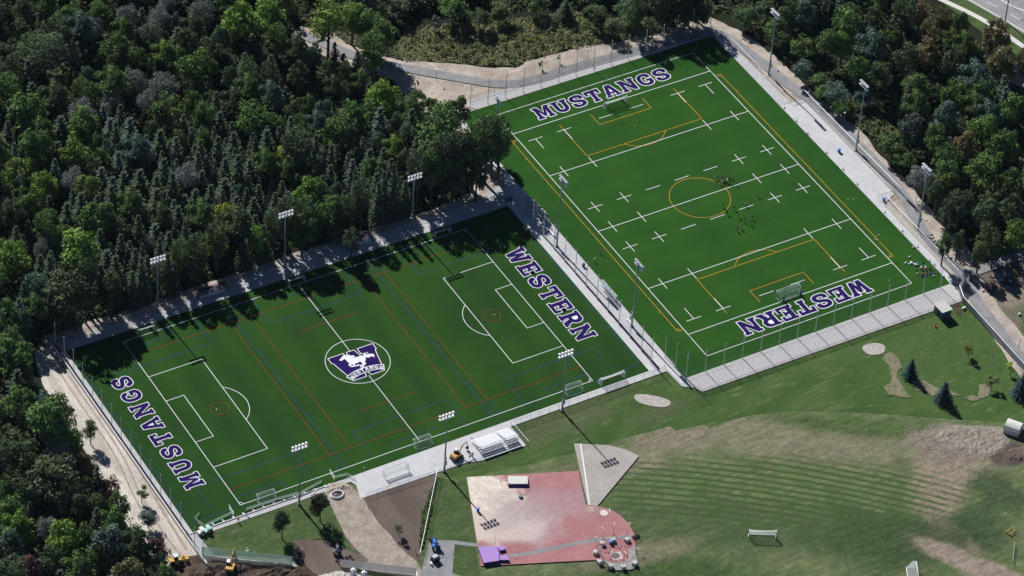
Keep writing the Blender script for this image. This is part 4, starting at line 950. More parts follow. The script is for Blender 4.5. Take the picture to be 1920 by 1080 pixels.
MB().box((-.2, -.3, .07), (2.6, 2.8, .14)).build('plinth', 'pale_concrete', t)
o = MB().tube((0, 0, 0), (0, 0, 1.0), .5, n=12).ball((0, 0, 1.0), .5).build('tank', 'white_paint', None, True); o.location = (*g(1882, 517).xy, 0); tag(o, 'small round white tank beside the dark green cabinet', 'tank')
t = empty('storage_tent', (*g(1913, 812).xy, 0), R(35), 'cream storage tent with an arched roof at the right edge', 'tent')
pr = [(2.2, 0), (2.2, 1.6), (1.6, 2.4), (.8, 2.8), (0, 2.95), (-.8, 2.8), (-1.6, 2.4), (-2.2, 1.6), (-2.2, 0)]
mb = MB(); n_ = len(pr)
mb.add([(x, 0, z) for x, z in pr]+[(x, 4.4, z) for x, z in pr], [(i, i+1, n_+i+1, n_+i) for i in range(n_-1)]+[tuple(range(n_-1, -1, -1)), tuple(range(n_, 2*n_))]); mb.build('canvas', 'cover_vinyl', t)
MB().box((0, -.04, 1.1), (2.0, .05, 2.2)).build('door_flap', 'white_paint', t)
def toilet(p, rz, lb, lie=False):
    t = empty('portable_toilet', (*g(*p).xy, 0), rz, lb, 'toilet', 'white portable toilets at the bottom edge')
    MB().box((0, 0, 1.1), (1.2, 1.2, 2.2)).build('cabin', 'white_paint', t); MB().ball((0, 0, 2.15), .62, .62, .35, 12, 5, 0).build('roof', 'white_paint', t, True)
    o = MB().box((0, -.62, 1.05), (.85, .05, 1.9)).build('door', 'painted', t); o.color = (.35, .4, .55, 1)
toilet((662, 1079), .2, 'white portable toilet, left one behind the grey screen fence'); toilet((682, 1084), .5, 'white portable toilet, right one behind the grey screen fence')

# ---------------------------------------------------------------- machines
def excavator(p, rz, s, label, boomdir=0):
    t = empty('excavator', (*g(*p).xy, -.05), rz, label, 'excavator', 'yellow excavators at work')
    t.scale = (s, s, s)
    for y in (-1.05, 1.05):
        tr = MB(); tr.prism([(-1.8, 0), (1.8, 0)], 0, 0) if False else None
        n_ = 14; pr = [(1.35+.42*math.cos(a), .42+.42*math.sin(a)) for a in np.linspace(-math.pi/2, math.pi/2, n_//2)] + [(-1.35-.42*math.cos(a), .42+.42*math.sin(a)) for a in np.linspace(math.pi/2, -math.pi/2, n_//2)]
        k = len(pr); tr.add([(x, y-.25, z) for x, z in pr]+[(x, y+.25, z) for x, z in pr], [(i, (i+1) % k, k+(i+1) % k, k+i) for i in range(k)]+[tuple(range(k-1, -1, -1)), tuple(range(k, 2*k))]); tr.build('track', 'rubber', t)
    MB().box((-.3, 0, 1.15), (3.0, 2.2, .5)).box((-1.35, 0, 1.6), (1.1, 2.2, .9), 0, .92).box((-.2, -.7, 1.55), (1.4, .7, .5)).build('body', 'yellow_paint', t)
    cb_ = MB().box((.45, .62, 2.05), (1.25, .9, 1.4), 0, .92).build('cab', 'dark_steel', t); MB().box((.45, .62, 2.8), (1.2, .9, .08)).build('cab_roof', 'white_paint', cb_)
    MB().tube((.9, -.15, 1.4), (2.3, -.15, 3.6), .22, .2, 4).tube((2.3, -.15, 3.6), (4.3, -.15, 3.7), .2, .16, 4).build('boom', 'yellow_paint', t)
    MB().tube((4.3, -.15, 3.8), (4.7, -.15, 1.6), .17, .13, 4).build('stick', 'yellow_paint', t)
    MB().box((4.7, -.15, 1.1), (.8, .9, .8), 0, .6, (0, .4)).build('bucket', 'dark_steel', t)
    MB().box((2.4, 0, .55), (.2, 2.3, .55)).build('blade', 'galvanised', t) if s < .9 else None
excavator((856, 858), R(20), .92, 'small yellow excavator working beside the bleachers on the white pad')
excavator((432, 1068), R(52), 1.0, 'big yellow excavator standing in the dark dug soil at the bottom')
t = empty('wheel_loader', (*g(330, 1055).xy, 0), R(-5), 'yellow wheel loader under the trees at the bottom left', 'loader')
MB().box((-.9, 0, 1.25), (2.2, 1.7, .9)).box((1.0, 0, 1.0), (1.2, 1.2, .5)).build('body', 'yellow_paint', t); c_ = MB().box((-.1, 0, 2.2), (1.2, 1.3, 1.2), 0, .9).build('cab', 'dark_steel', t); MB().box((-.1, 0, 2.85), (1.3, 1.4, .08)).build('cab_roof', 'galvanised', c_)
for x in (-1.2, 1.1):
    for y in (-.95, .95): MB().tube((x, y-.2, .65), (x, y+.2, .65), .65, n=14).build('wheel', 'rubber', t)
MB().box((2.9, 0, .8), (1.0, 2.4, .9), 0, .8).box((2.0, .5, 1.0), (1.6, .15, .25)).box((2.0, -.5, 1.0), (1.6, .15, .25)).build('bucket', 'yellow_paint', t)
def tractor(p, rz, col, lb, s=1.0, imp=True):
    t = empty('tractor', (*g(*p).xy, 0), rz, lb, 'tractor'); t.scale = (s, s, s)
    o = MB().box((.9, 0, 1.15), (1.7, .7, .7), 0, .9).box((-.5, 0, .95), (1.4, .8, .5)).build('body', 'painted', t); o.color = (*col, 1)
    for y in (-.8, .8):
        MB().tube((-.7, y-.2, .75), (-.7, y+.2, .75), .75, n=14).build('wheel', 'rubber', t); MB().tube((1.3, y*.85-.13, .42), (1.3, y*.85+.13, .42), .42, n=12).build('wheel', 'rubber', t)
        o = MB().box((-.7, y, 1.6), (1.1, .45, .1)).build('mudguard', 'painted', t); o.color = (*col, 1)
    MB().box((-.75, 0, 1.45), (.5, .55, .5)).build('seat', 'dark_steel', t); MB().path([(-1.1, -.45, 1.3), (-1.1, -.45, 2.5), (-1.1, .45, 2.5), (-1.1, .45, 1.3)], .05, 5).build('roll_bar', 'dark_steel', t)
    if imp: MB().box((2.6, 0, .5), (.9, 1.9, .7), 0, .8).box((1.9, .4, .8), (1.2, .1, .15)).box((1.9, -.4, .8), (1.2, .1, .15)).build('loader_bucket', 'dark_steel', t)
tractor((816, 1026), R(75), (.05, .22, .65), 'bright blue tractor parked on the grey yard', 1.05)
tractor((632, 1036), R(60), (.25, .28, .33), 'small grey tractor in the tree shadow on the churned soil', .9)
t = empty('trailer_machine', (*g(816, 1052).xy, 0), R(10), 'dark machine with a grey top parked behind the blue tractor', 'machine')
MB().box((0, 0, 1.0), (2.2, 1.6, 1.2), 0, .85).build('body', 'dark_steel', t); MB().box((0, .2, 1.7), (1.5, 1.1, .2)).build('top', 'galvanised', t)
for y in (-.9, .9): MB().tube((0, y-.15, .5), (0, y+.15, .5), .5, n=12).build('wheel', 'rubber', t)
MB().box((-1.7, -.3, .4), (.5, .9, .5)).build('hopper', 'white_paint', t)
def cart(p, rz, col, lb):
    t = empty('utility_cart', (*g(*p).xy, 0), rz, lb, 'cart', 'small utility carts on the paved strip')
    o = MB().box((.6, 0, .7), (1.1, 1.2, .5), 0, .9).box((-.7, 0, .75), (1.2, 1.25, .45)).build('body', 'painted', t); o.color = (*col, 1)
    MB().path([(.4, -.5, .8), (.2, -.5, 1.8), (-.3, -.5, 1.8), (-.3, -.5, .8)], .04, 5).path([(.4, .5, .8), (.2, .5, 1.8), (-.3, .5, 1.8), (-.3, .5, .8)], .04, 5).build('cage', 'dark_steel', t)
    o = MB().box((-.05, 0, 1.85), (1.1, 1.2, .06)).build('roof', 'painted', t); o.color = (*col, 1)
    for x in (-.8, .8):
        for y in (-.6, .6): MB().tube((x, y-.12, .3), (x, y+.12, .3), .3, n=12).build('wheel', 'rubber', t)
cart((378, 999), R(20), (.75, .74, .72), 'white utility cart at the lower left corner of the near field'); cart((390, 996), R(20), (.42, .68, .60), 'mint green utility cart beside the white one')
# folded net frames along the lower left edge
fl = [((365, 975), (374, 964)), ((366, 977), (382, 988)), ((384, 988), (438, 962)), ((429, 951), (439, 968)), ((462, 957), (520, 938)), ((520, 938), (566, 925)), ((566, 925), (603, 905)), ((618, 885), (628, 900)), ((628, 897), (650, 892)), ((650, 892), (666, 900))]
for i, (a, b) in enumerate(fl):
    a, b = g(*a), g(*b); d = b-a; L = d.length
    t = empty('net_panel', (a.x, a.y, .02), math.atan2(d.y, d.x), 'low green net panel on the near turf edge, place %s from the left' % ('first second third fourth fifth sixth seventh eighth ninth tenth'.split()[i]), 'net panel', 'low net panels along the lower left turf edge')
    MB().tube((0, 0, 1.0), (L, 0, 1.0), .04, n=5).tube((0, 0, 0), (0, 0, 1.0), .04, n=5).tube((L, 0, 0), (L, 0, 1.0), .04, n=5).tube((0, 0, .05), (L, 0, .05), .04, n=5).build('frame', 'galvanised', t)
    MB().quad((0, 0, .05), (L, 0, .05), (L, 0, 1.0), (0, 0, 1.0)).build('net', 'net_green', t)
for i in range(12):
    a = g(399+19.2*i, 983-6.35*i+(0 if i < 9 else -1)); o = MB().box((0, 0, .12), (.35, .9, .22), .35).build('sandbag', 'white_paint'); o.location = (a.x, a.y, 0)
    tag(o, 'white weight on the board kerb, place %s from the left' % ('first second third fourth fifth sixth seventh eighth ninth tenth eleventh twelfth'.split()[i]), 'weight', 'white weights along the kerb')
# open trench with a concrete ring
t = empty('manhole_pit', (*g(632, 928).xy, 0), 0, 'open round concrete pit in the torn ground below the concrete pad', 'pit')
rg = MB(); n_ = 20
P = []
for k in range(n_):
    a = 2*math.pi*k/n_; P += [(2.3*math.cos(a), 1.9*math.sin(a), -.18), (1.9*math.cos(a), 1.5*math.sin(a), .45), (1.55*math.cos(a), 1.2*math.sin(a), .45), (1.5*math.cos(a), 1.15*math.sin(a), -.16)]
rg.add(P, [(4*k+j, 4*((k+1) % n_)+j, 4*((k+1) % n_)+j+1, 4*k+j+1) for k in range(n_) for j in range(3)]); rg.build('rim', 'pale_concrete', t)
MB().add([(1.5*math.cos(2*math.pi*k/n_), 1.15*math.sin(2*math.pi*k/n_), -.05) for k in range(n_)], [tuple(range(n_))]).build('hole', 'dark_steel', t)

# heaps of soil and stones
def heap(name, pts, h, mat, label, seed=0, cell=.7, rough=1.0, cat=None):
    pts = ccw([Vector(p) for p in pts]); xs = [p.x for p in pts]; ys = [p.y for p in pts]; rr = random.Random(seed)
    def inside(x, y):
        c = False; j = len(pts)-1
        for i in range(len(pts)):
            if (pts[i].y > y) != (pts[j].y > y) and x < (pts[j].x-pts[i].x)*(y-pts[i].y)/(pts[j].y-pts[i].y)+pts[i].x: c = not c
            j = i
        return c
    def edge(x, y):
        d = 1e9
        for i in range(len(pts)):
            a, b = pts[i-1], pts[i]; ab = b-a; u = max(0, min(1, ((x-a.x)*ab.x+(y-a.y)*ab.y)/max(ab.length_squared, 1e-9))); d = min(d, math.hypot(x-a.x-ab.x*u, y-a.y-ab.y*u))
        return d if inside(x, y) else -d
    from mathutils import noise
    nx = int((max(xs)-min(xs))/cell)+2; ny = int((max(ys)-min(ys))/cell)+2; P, F = [], []
    for j in range(ny):
        for i in range(nx):
            x, y = min(xs)+i*cell, min(ys)+j*cell; e = edge(x, y)
            z = -.25 if e < 0 else -.2+h*min(1, e/(h*1.6))*(.45+.8*abs(noise.noise(Vector((x*.22, y*.5, seed)))))+rough*.30*noise.noise(Vector((x*1.1, y*1.1, seed+5)))*min(1, e)
            P.append((x, y, z))
    for j in range(ny-1):
        for i in range(nx-1):
            q = (j*nx+i, j*nx+i+1, (j+1)*nx+i+1, (j+1)*nx+i)
            if any(P[k][2] > -.24 for k in q): F.append(q)
    mb = MB(); mb.add(P, F); o = mb.build(name, mat); tag(o, label, kind='structure'); return o
heap('soil_heap', G2((345, 1062), (400, 1048), (470, 1054), (480, 1066), (420, 1090), (330, 1095)), 1.6, 'dark_soil', 'dark ridged soil heap round the big excavator', 1)
heap('soil_heap', G2((480, 1066), (520, 1056), (575, 1062), (590, 1080), (570, 1105), (470, 1105)), 1.8, 'dark_soil', 'dark ridged soil heap right of the big excavator', 3)
heap('gravel_heap', G2((378, 1042), (548, 1054), (556, 1066), (470, 1058), (390, 1054)), .7, 'gravel', 'low bank of grey stones under the green screen', 2, .5)
heap('rubble_heap', G2((1750, 820), (1780, 795), (1880, 800), (1895, 830), (1860, 855), (1780, 845)), .3, 'rubble', 'churned pale rubble at the edge of the practice field', 7, .8)
heap('soil_heap', G2((560, 1085), (640, 1068), (700, 1080), (760, 1090), (760, 1130), (560, 1130)), 1.0, 'gravel', 'stony heap below the grey screen fence', 9)
heap('soil_heap', G2((1868, 845), (1925, 835), (1950, 870), (1890, 862)), .8, 'soil', 'brown ploughed soil heap at the right edge below the tent', 11)
heap('soil_bump', G2((612, 905), (640, 900), (665, 915), (640, 922), (618, 938), (606, 925)), 1.0, 'dirt', 'pale rutted soil round the open pit', 12, .5)

# stepped rock wall left of the bushes
for i, (x, y) in enumerate(((1745, 440), (1747, 446), (1750, 452), (1754, 458), (1759, 464), (1764, 471), (1768, 478), (1774, 482), (1781, 484))):
    a = g(x, y); o = MB().box((0, 0, .25), (1.3, .8, .6), rnd.uniform(-.5, .5), .85).build('boulder', 'rock_mat'); o.location = (a.x, a.y, -.1)
    tag(o, 'pale block in the rock edging below the right bushes, %s from the far end' % ('first second third fourth fifth sixth seventh eighth ninth'.split()[i]), 'rock', 'pale blocks edging the bushes')
for x, y, lb, s in ((1807, 579, 'white bagged pile beside the right fence and shed', .8), (1843, 545, 'white litter on the bare soil below the fork', .5), (1894, 528, 'white litter under the young tree beside the dark cabinet', .5), (1911, 590, 'white pipe piece on the rough verge', .6)):
    o = MB().ball((0, 0, .3*s), .8*s, .6*s, .5*s).ball((.7*s, .2, .25*s), .5*s, .5*s, .4*s).build('debris_bag', 'white_paint', None, True); o.location = (*g(x, y).xy, 0); tag(o, lb, 'bag')

# utility pole and house in the upper right corner
t = empty('utility_pole', (*g(1884.5, 39).xy, 0), R(-32), 'dark utility pole beside the highway in the top right corner', 'utility pole')
MB().tube((0, 0, 0), (0, 0, 12), .2, .14, 8).build('pole', 'dark_steel', t); MB().box((0, 0, 10.8), (2.4, .14, .14)).build('crossarm', 'dark_steel', t)
t = empty('street_lamp', (*g(1898, 12).xy, 0), R(140), 'pale curved street lamp across the highway', 'street lamp'); MB().tube((0, 0, 0), (0, 0, 7), .08, n=6).path([(0, 0, 7), (.8, 0, 7.5), (1.8, 0, 7.6)], .06, 5).build('pole', 'galvanised', t); MB().box((2.1, 0, 7.6), (.7, .3, .15)).build('head', 'lamp_housing', t)
t = empty('house', (*g(1925, 165).xy, 0), R(25), 'pale roofed house half hidden by trees at the right edge', 'house')
MB().box((0, 0, 1.8), (9, 12, 3.6)).build('wall', 'shed_wall', t)
MB().add([(-4.8, -6.3, 3.5), (4.8, -6.3, 3.5), (4.8, 6.3, 3.5), (-4.8, 6.3, 3.5), (0, -6.3, 6), (0, 6.3, 6)], [(0, 4, 5, 3), (4, 1, 2, 5), (0, 1, 4), (2, 3, 5)]).build('roof', 'galvanised', t)

# ---------------------------------------------------------------- people
def skin_mesh(name, verts, edges, radii, sub=1):
    me = bpy.data.meshes.new(name); me.from_pydata(verts, edges, []); o = bpy.data.objects.new(name, me); COL.objects.link(o)
    sk = o.modifiers.new('s', 'SKIN'); o.data.skin_vertices.new() if not o.data.skin_vertices else None
    for v, r in zip(o.data.skin_vertices[0].data, radii): v.radius = (r, r)
    o.data.skin_vertices[0].data[0].use_root = True
    ss = o.modifiers.new('u', 'SUBSURF'); ss.levels = sub; ss.render_levels = sub
    dg = bpy.context.evaluated_depsgraph_get(); out = bpy.data.meshes.new_from_object(o.evaluated_get(dg))
    bpy.data.objects.remove(o); out.polygons.foreach_set('use_smooth', [True]*len(out.polygons)); out.name = name
    return out
def pose(kind):
    """joint positions, facing +x"""
    J = dict(pel=(0,0,.95), wa=(0,0,1.12), ch=(0,0,1.35), nk=(0,0,1.5), hd=(.02,0,1.62), ht=(.01,0,1.74))
    for s, n in ((1,'l'),(-1,'r')):
        J.update({'sh'+n:(0,s*.19,1.42),'el'+n:(.02,s*.26,1.14),'wr'+n:(.12,s*.27,.92),'hn'+n:(.15,s*.27,.82),'hp'+n:(0,s*.10,.9),'kn'+n:(.03,s*.12,.5),'an'+n:(0,s*.13,.08),'to'+n:(.16,s*.14,.03)})
    if kind == 'run':
        J.update(knl=(.30,.11,.62), anl=(.22,.12,.22), tol=(.36,.12,.16), knr=(-.10,-.11,.5), anr=(-.42,-.12,.28), tor=(-.34,-.12,.12),
                 ell=(-.22,.25,1.2), wrl=(-.05,.27,1.02), hnl=(.04,.27,.98), elr=(.2,-.24,1.18), wrr=(.36,-.2,1.32), hnr=(.42,-.2,1.4), ch=(.08,0,1.34), nk=(.11,0,1.49), hd=(.15,0,1.6), ht=(.15,0,1.72), shl=(.06,.19,1.41), shr=(.1,-.19,1.41))
        for k in J: J[k] = (J[k][0], J[k][1], J[k][2]-.06 if k != 'x' else 0)
    if kind == 'bend':
        J.update(wa=(.08,0,1.05), ch=(.3,0,1.15), nk=(.42,0,1.22), hd=(.53,0,1.25), ht=(.63,0,1.3), shl=(.33,.19,1.18), shr=(.33,-.19,1.18), ell=(.45,.25,.95), elr=(.45,-.25,.95), wrl=(.5,.15,.72), wrr=(.5,-.15,.72), hnl=(.52,.1,.62), hnr=(.52,-.1,.62), knl=(.14,.13,.5), knr=(.1,-.13,.5))
    if kind == 'walk':
        J.update(knl=(.16,.11,.5), anl=(.28,.12,.09), tol=(.44,.12,.06), knr=(-.08,-.11,.5), anr=(-.3,-.12,.14), tor=(-.2,-.12,.04), wrl=(-.12,.27,.95), hnl=(-.12,.27,.86), wrr=(.2,-.26,.96), hnr=(.24,-.26,.88))
    return J
def make_person(kind):
    J = pose(kind); names = list(J); idx = {k: i for i, k in enumerate(names)}
    rad = dict(pel=.14, wa=.13, ch=.155, nk=.06, hd=.10, ht=.075)
    for n in 'lr': rad.update({'sh'+n:.07,'el'+n:.048,'wr'+n:.034,'hn'+n:.036,'hp'+n:.095,'kn'+n:.065,'an'+n:.045,'to'+n:.04})
    E_ = [('pel','wa'),('wa','ch'),('ch','nk'),('nk','hd'),('hd','ht')]
    for n in 'lr': E_ += [('ch','sh'+n),('sh'+n,'el'+n),('el'+n,'wr'+n),('wr'+n,'hn'+n),('pel','hp'+n),('hp'+n,'kn'+n),('kn'+n,'an'+n),('an'+n,'to'+n)]
    me = skin_mesh('body', [J[k] for k in names], [(idx[a], idx[b]) for a, b in E_], [rad[k] for k in names])
    me.materials.append(MATS['skin'])
    mid = lambda a, b, u: tuple(J[a][i]*(1-u)+J[b][i]*u for i in range(3))
    V = [J['wa'], J['ch'], mid('ch', 'nk', .6), J['shl'], mid('shl', 'ell', .6), J['shr'], mid('shr', 'elr', .6), mid('pel', 'wa', .2)]
    sh = skin_mesh('shirt', V, [(0,1),(1,2),(1,3),(3,4),(1,5),(5,6),(0,7)], [.155,.185,.09,.095,.085,.095,.085,.16]); sh.materials.append(MATS['cloth'])
    V = [J['pel'], J['hpl'], mid('hpl','knl',.6), J['hpr'], mid('hpr','knr',.6)]
    so = skin_mesh('shorts', V, [(0,1),(1,2),(0,3),(3,4)], [.165,.12,.105,.12,.105]); so.materials.append(MATS['cloth'])
    h = J['hd']; b = MB().ball((J['ht'][0]-.02, h[1], J['ht'][2]+.0), .105, .10, .085); hair = bpy.data.meshes.new('hair'); hair.from_pydata(b.v, [], b.f); hair.materials.append(MATS['hair'])
    return me, sh, so, hair
PM = {k: make_person(k) for k in ('stand', 'run', 'bend', 'walk')}
def person(p, kind, rz, shirt, shorts, label, group=None, hat=None):
    t = empty('person', (*g(*p).xy, .03), rz, label, 'person', group)
    me, sh, so, ha = PM[kind]
    link('body', me, None, t); o = link('shirt', sh, None, t); o.color = (*shirt, 1); o = link('shorts', so, None, t); o.color = (*shorts, 1)
    o = link('hair', ha, None, t)
    if hat: MB().ball((PM and (.0), 0, 1.78), .14, .14, .09, 8, 4).build('hard_hat', 'white_paint', t).color = (*hat, 1)
    return t
DK = (.02, .022, .04); WH = (.6, .62, .65); NV = (.03, .04, .10)
PG = 'rugby players training on the far field'
pl = [  # zoom coords in (1240,260,6): feet
 (597, 462, 'stand', WH, NV, 'player in a white shirt standing left of the crowded huddle'), (640, 462, 'bend', DK, DK, 'crouching dark player at the left of the huddle'),
 (676, 462, 'stand', NV, DK, 'player in navy at the back middle of the huddle'), (710, 470, 'bend', DK, NV, 'crouching player at the right middle of the huddle'),
 (745, 425, 'walk', DK, WH, 'dark shirted player in pale shorts just behind the huddle'), (785, 452, 'walk', (.25, .04, .05), WH, 'player in a reddish shirt at the far right of the huddle'),
 (690, 490, 'bend', NV, (.1, .25, .1), 'bent player in navy low in the huddle'), (735, 497, 'bend', WH, DK, 'bent white shirted player at the near side of the huddle'), (768, 500, 'run', NV, DK, 'player in navy striding at the near right of the huddle'),
 (655, 502, 'bend', DK, DK, 'dark player bent over where the huddle meets the orange circle'), (682, 522, 'bend', WH, DK, 'white shirted player bent over the orange circle below the huddle'),
 (838, 522, 'stand', (.15, .3, .5), DK, 'player in light blue standing on the halfway line right of the huddle'),
 (1080, 655, 'walk', WH, NV, 'white shirted player alone, farthest right on the field'), (942, 755, 'stand', (.55, .7, .65), WH, 'pale shirted player just above a dashed line'),
 (690, 770, 'stand', DK, DK, 'dark player inside the orange circle near its edge'), (740, 852, 'run', NV, DK, 'dark player just outside the lower edge of the orange circle'),
 (815, 800, 'walk', DK, DK, 'dark player between the orange circle and the dashed line'), (867, 888, 'run', NV, WH, 'navy player below the dashed line, middle of the scattered group'),
 (930, 930, 'walk', DK, (.2, .1, .1), 'dark player right of centre in the scattered group'), (1025, 907, 'run', DK, NV, 'dark player at the right of the scattered group'),
 (997, 962, 'stand', WH, DK, 'white shirted player just below the rightmost dark one'), (895, 1018, 'walk', WH, DK, 'white shirted player of the nearest pair'), (850, 1040, 'stand', DK, DK, 'dark player of the nearest pair')]
for x, y, k, a, b, lb in pl: person((1240+x/6, 260+y/6), k, rnd.uniform(0, 6.3), a, b, lb, PG)
person((1125, 476), 'run', R(-20), NV, DK, 'runner in navy beside the middle walk, the farther of two', 'two runners beside the middle walk')
person((1114.5, 490.5), 'run', R(-20), WH, NV, 'runner in white and navy beside the middle walk, the nearer of two', 'two runners beside the middle walk')
OR = (.75, .12, .04)
person((447, 979), 'walk', R(200), OR, DK, 'worker in an orange vest walking on the paved strip below the near field')
person((462, 965.5), 'stand', R(10), OR, NV, 'worker in an orange vest standing at the near field edge beside a net panel')
person((878, 850), 'bend', R(180), OR, NV, 'worker in an orange vest bending beside the small excavator')
person((886, 857), 'stand', R(90), (.1, .1, .14), DK, 'dark clothed worker standing by the bleachers and excavator')
person((632, 1026), 'stand', R(60), OR, DK, 'worker in an orange vest by the small grey tractor')
person((778, 1036), 'walk', R(0), (.35, .75, .15), DK, 'worker in a lime green vest on the brown soil near the leaning fence')
t = empty('traffic_cone', (*g(1753.5, 612).xy, 0), 0, 'small orange cone on the lawn near the shed', 'cone')
MB().tube((0, 0, 0), (0, 0, 1.0), .32, .06, 10).build('cone', 'painted', t).color = (.75, .16, .04, 1); MB().box((0, 0, .03), (.8, .8, .06)).build('base', 'painted', t).color = (.6, .12, .03, 1)
t = empty('white_post', (*g(464, 1033).xy, 0), 0, 'white post with a round foot on the mown plot above the green screen', 'post'); MB().tube((0, 0, 0), (0, 0, 1.2), .12, n=6).build('stem', 'white_paint', t); MB().tube((0, 0, 0), (0, 0, .25), .45, .35, 10).build('foot', 'pale_concrete', t)
# bags and balls in the corner
bags = [(145,430,'w'),(200,450,'w'),(232,432,'W'),(205,340,'w'),(262,195,'w'),(300,415,'d'),(320,432,'c'),(290,460,'W'),(325,462,'g'),(410,432,'d'),(430,468,'t'),(380,495,'w'),(445,495,'w'),(380,522,'k'),(445,520,'r'),(305,530,'k'),(400,545,'d'),(460,550,'n'),(500,500,'k'),(515,527,'d'),(535,560,'k'),(545,585,'p'),(320,592,'g'),(398,597,'r'),(385,622,'k'),(440,580,'k'),(440,605,'d'),(425,640,'n'),(510,602,'n'),(530,617,'d'),(555,628,'w'),(703,625,'W')]
BC = dict(w=(.7,.72,.74), W=(.75,.76,.78), d=(.02,.02,.03), c=(.06,.35,.5), g=(.4,.42,.44), t=(.04,.28,.27), k=(.03,.05,.05), r=(.6,.07,.05), n=(.03,.04,.12), p=(.12,.08,.3))
BN = dict(w='white', W='larger white', d='black', c='cyan', g='grey', t='teal', k='dark green', r='red', n='navy', p='purple')
def rf_tail(x, y, c):
    o_ = [b for b in bags if b[2] == c and b[:2] != (x, y)]
    if not o_: return ''
    n_ = min((b for b in bags if b[:2] != (x, y)), key=lambda b: (b[0]-x)**2+(b[1]-y)**2)
    return ', %s a %s one' % ('above' if n_[1]-y > abs(n_[0]-x) else 'below' if y-n_[1] > abs(n_[0]-x) else 'left of' if n_[0] > x else 'right of', BN[n_[2]])
for x, y, c in bags:
    s = .42 if c != 'W' else .6; a = g(1680+x/8, 440+y/8); b = MB().ball((0, 0, s*.5), s*1.15, s*.62, s*.55, 8, 5).tube((-s*.5, 0, s*.9), (s*.5, 0, s*.9), .05, n=4)
    o = b.build('kit_bag', 'painted', None, True); o.color = (*BC[c], 1); o.location = (a.x, a.y, 0); o.rotation_euler.z = rnd.uniform(0, 3)
    col = 'left' if x < 280 else 'middle' if x < 470 else 'right'; row = 'upper' if y < 450 else 'middle' if y < 560 else 'lower'
    tag(o, '%s kit bag, %s %s part of the pile%s' % (BN[c], row, col, rf_tail(x, y, c)), 'bag', 'kit bags dropped at the right corner of the far field')
for i, (x, y, lb) in enumerate(((1647.5, 441, 'ball on the turf beyond the orange touchline, upper one'), (1642, 450, 'small ball touching the orange touchline'), (1646, 451, 'ball next to the small one on the orange touchline'), (1713, 464, 'ball at the edge of the white pad above the bags'), (1667.5, 526.5, 'ball inside the near in-goal, right of WESTERN'), (1436.8, 505.8, 'yellow ball inside the near penalty box'), (1191, 237, 'yellow ball below the far goal'), (683, 878, 'ball on the turf edge above the white pad'), (884, 821, 'ball on the white pad above the bleachers'), (1590, 375, 'ball by the right touchline, upper of a pair'), (1601, 374, 'ball by the right touchline, nearer the white pad'), (1393, 1007, 'dark ball left of the lone grass goal'))):
    o = MB().ball((0, 0, .15), .2, .2, .16).build('ball', 'painted', None, True); o.location = (*g(x, y).xy, .02); o.color = (.75, .76, .7, 1) if 'yellow' not in lb else (.7, .6, .2, 1)
    if 'dark' in lb: o.color = (.03, .03, .03, 1)
    tag(o, lb, 'ball')

# ---------------------------------------------------------------- trees
def np_mesh(name, V, nq, tone, mat):
    me = bpy.data.meshes.new(name); me.vertices.add(len(V)); me.vertices.foreach_set('co', V.astype(np.float32).ravel())
    me.loops.add(nq*4); me.loops.foreach_set('vertex_index', np.arange(nq*4, dtype=np.int32)); me.polygons.add(nq)
    me.polygons.foreach_set('loop_start', np.arange(0, nq*4, 4, dtype=np.int32)); me.polygons.foreach_set('loop_total', np.full(nq, 4, dtype=np.int32))
    me.update(calc_edges=True); a = me.attributes.new('tone', 'FLOAT', 'POINT'); a.data.foreach_set('value', np.repeat(tone, 4).astype(np.float32))
    me.materials.append(MATS[mat]); return me
def quads(C, N, size, rs, asp=1.0):
    """leaf clump quads centred at C facing N"""
    n = len(C); N = N/np.linalg.norm(N, axis=1)[:, None]; A = rs.normal(size=(n, 3)); T = np.cross(N, A); T /= np.linalg.norm(T, axis=1)[:, None]; Bt = np.cross(N, T)
    s = size[:, None]; k = rs.uniform(.55, 1.2, (n, 4, 1))
    P = np.stack([C-T*s*k[:, 0]*asp, C-Bt*s*k[:, 1], C+T*s*k[:, 2]*asp, C+Bt*s*k[:, 3]], 1)
    return P.reshape(-1, 3)
def broadleaf(seed, lobes=34, per=62, shape=(1, 1, .95), leaf=.062, gap=.8):
    """unit crown: radius 1, centred on the origin"""
    rs = np.random.RandomState(seed); Cs, Ns, Ss, Ts = [], [], [], []
    for i in range(lobes):
        u = rs.uniform(-.75, 1); th = rs.uniform(0, 2*math.pi); r = rs.uniform(.45, .80)*(1-.25*max(0, -u)); rr = math.sqrt(max(0, 1-u*u))
        c = np.array([r*rr*math.cos(th), r*rr*math.sin(th), r*u*1.05])*np.array(shape); lr = rs.uniform(.20, .38)
        d = rs.normal(size=(per, 3)); d /= np.linalg.norm(d, axis=1)[:, None]; d[:, 2] = np.where(d[:, 2] < -.3, -d[:, 2], d[:, 2])
        p = c + d*lr*rs.uniform(.65, 1.12, (per, 1))*np.array([1, 1, .75])
        Cs.append(p); Ns.append(d+rs.normal(size=(per, 3))*.55+np.array([0, 0, .25])); Ss.append(rs.uniform(.7, 1.35, per)*leaf); Ts.append(np.clip(rs.normal(.5+rs.uniform(-.18, .18), .17, per), 0, 1))
    C, N, S, T = map(np.concatenate, (Cs, Ns, Ss, Ts))
    return np_mesh('crown', quads(C, N, S, rs), len(C), T, 'leaves')
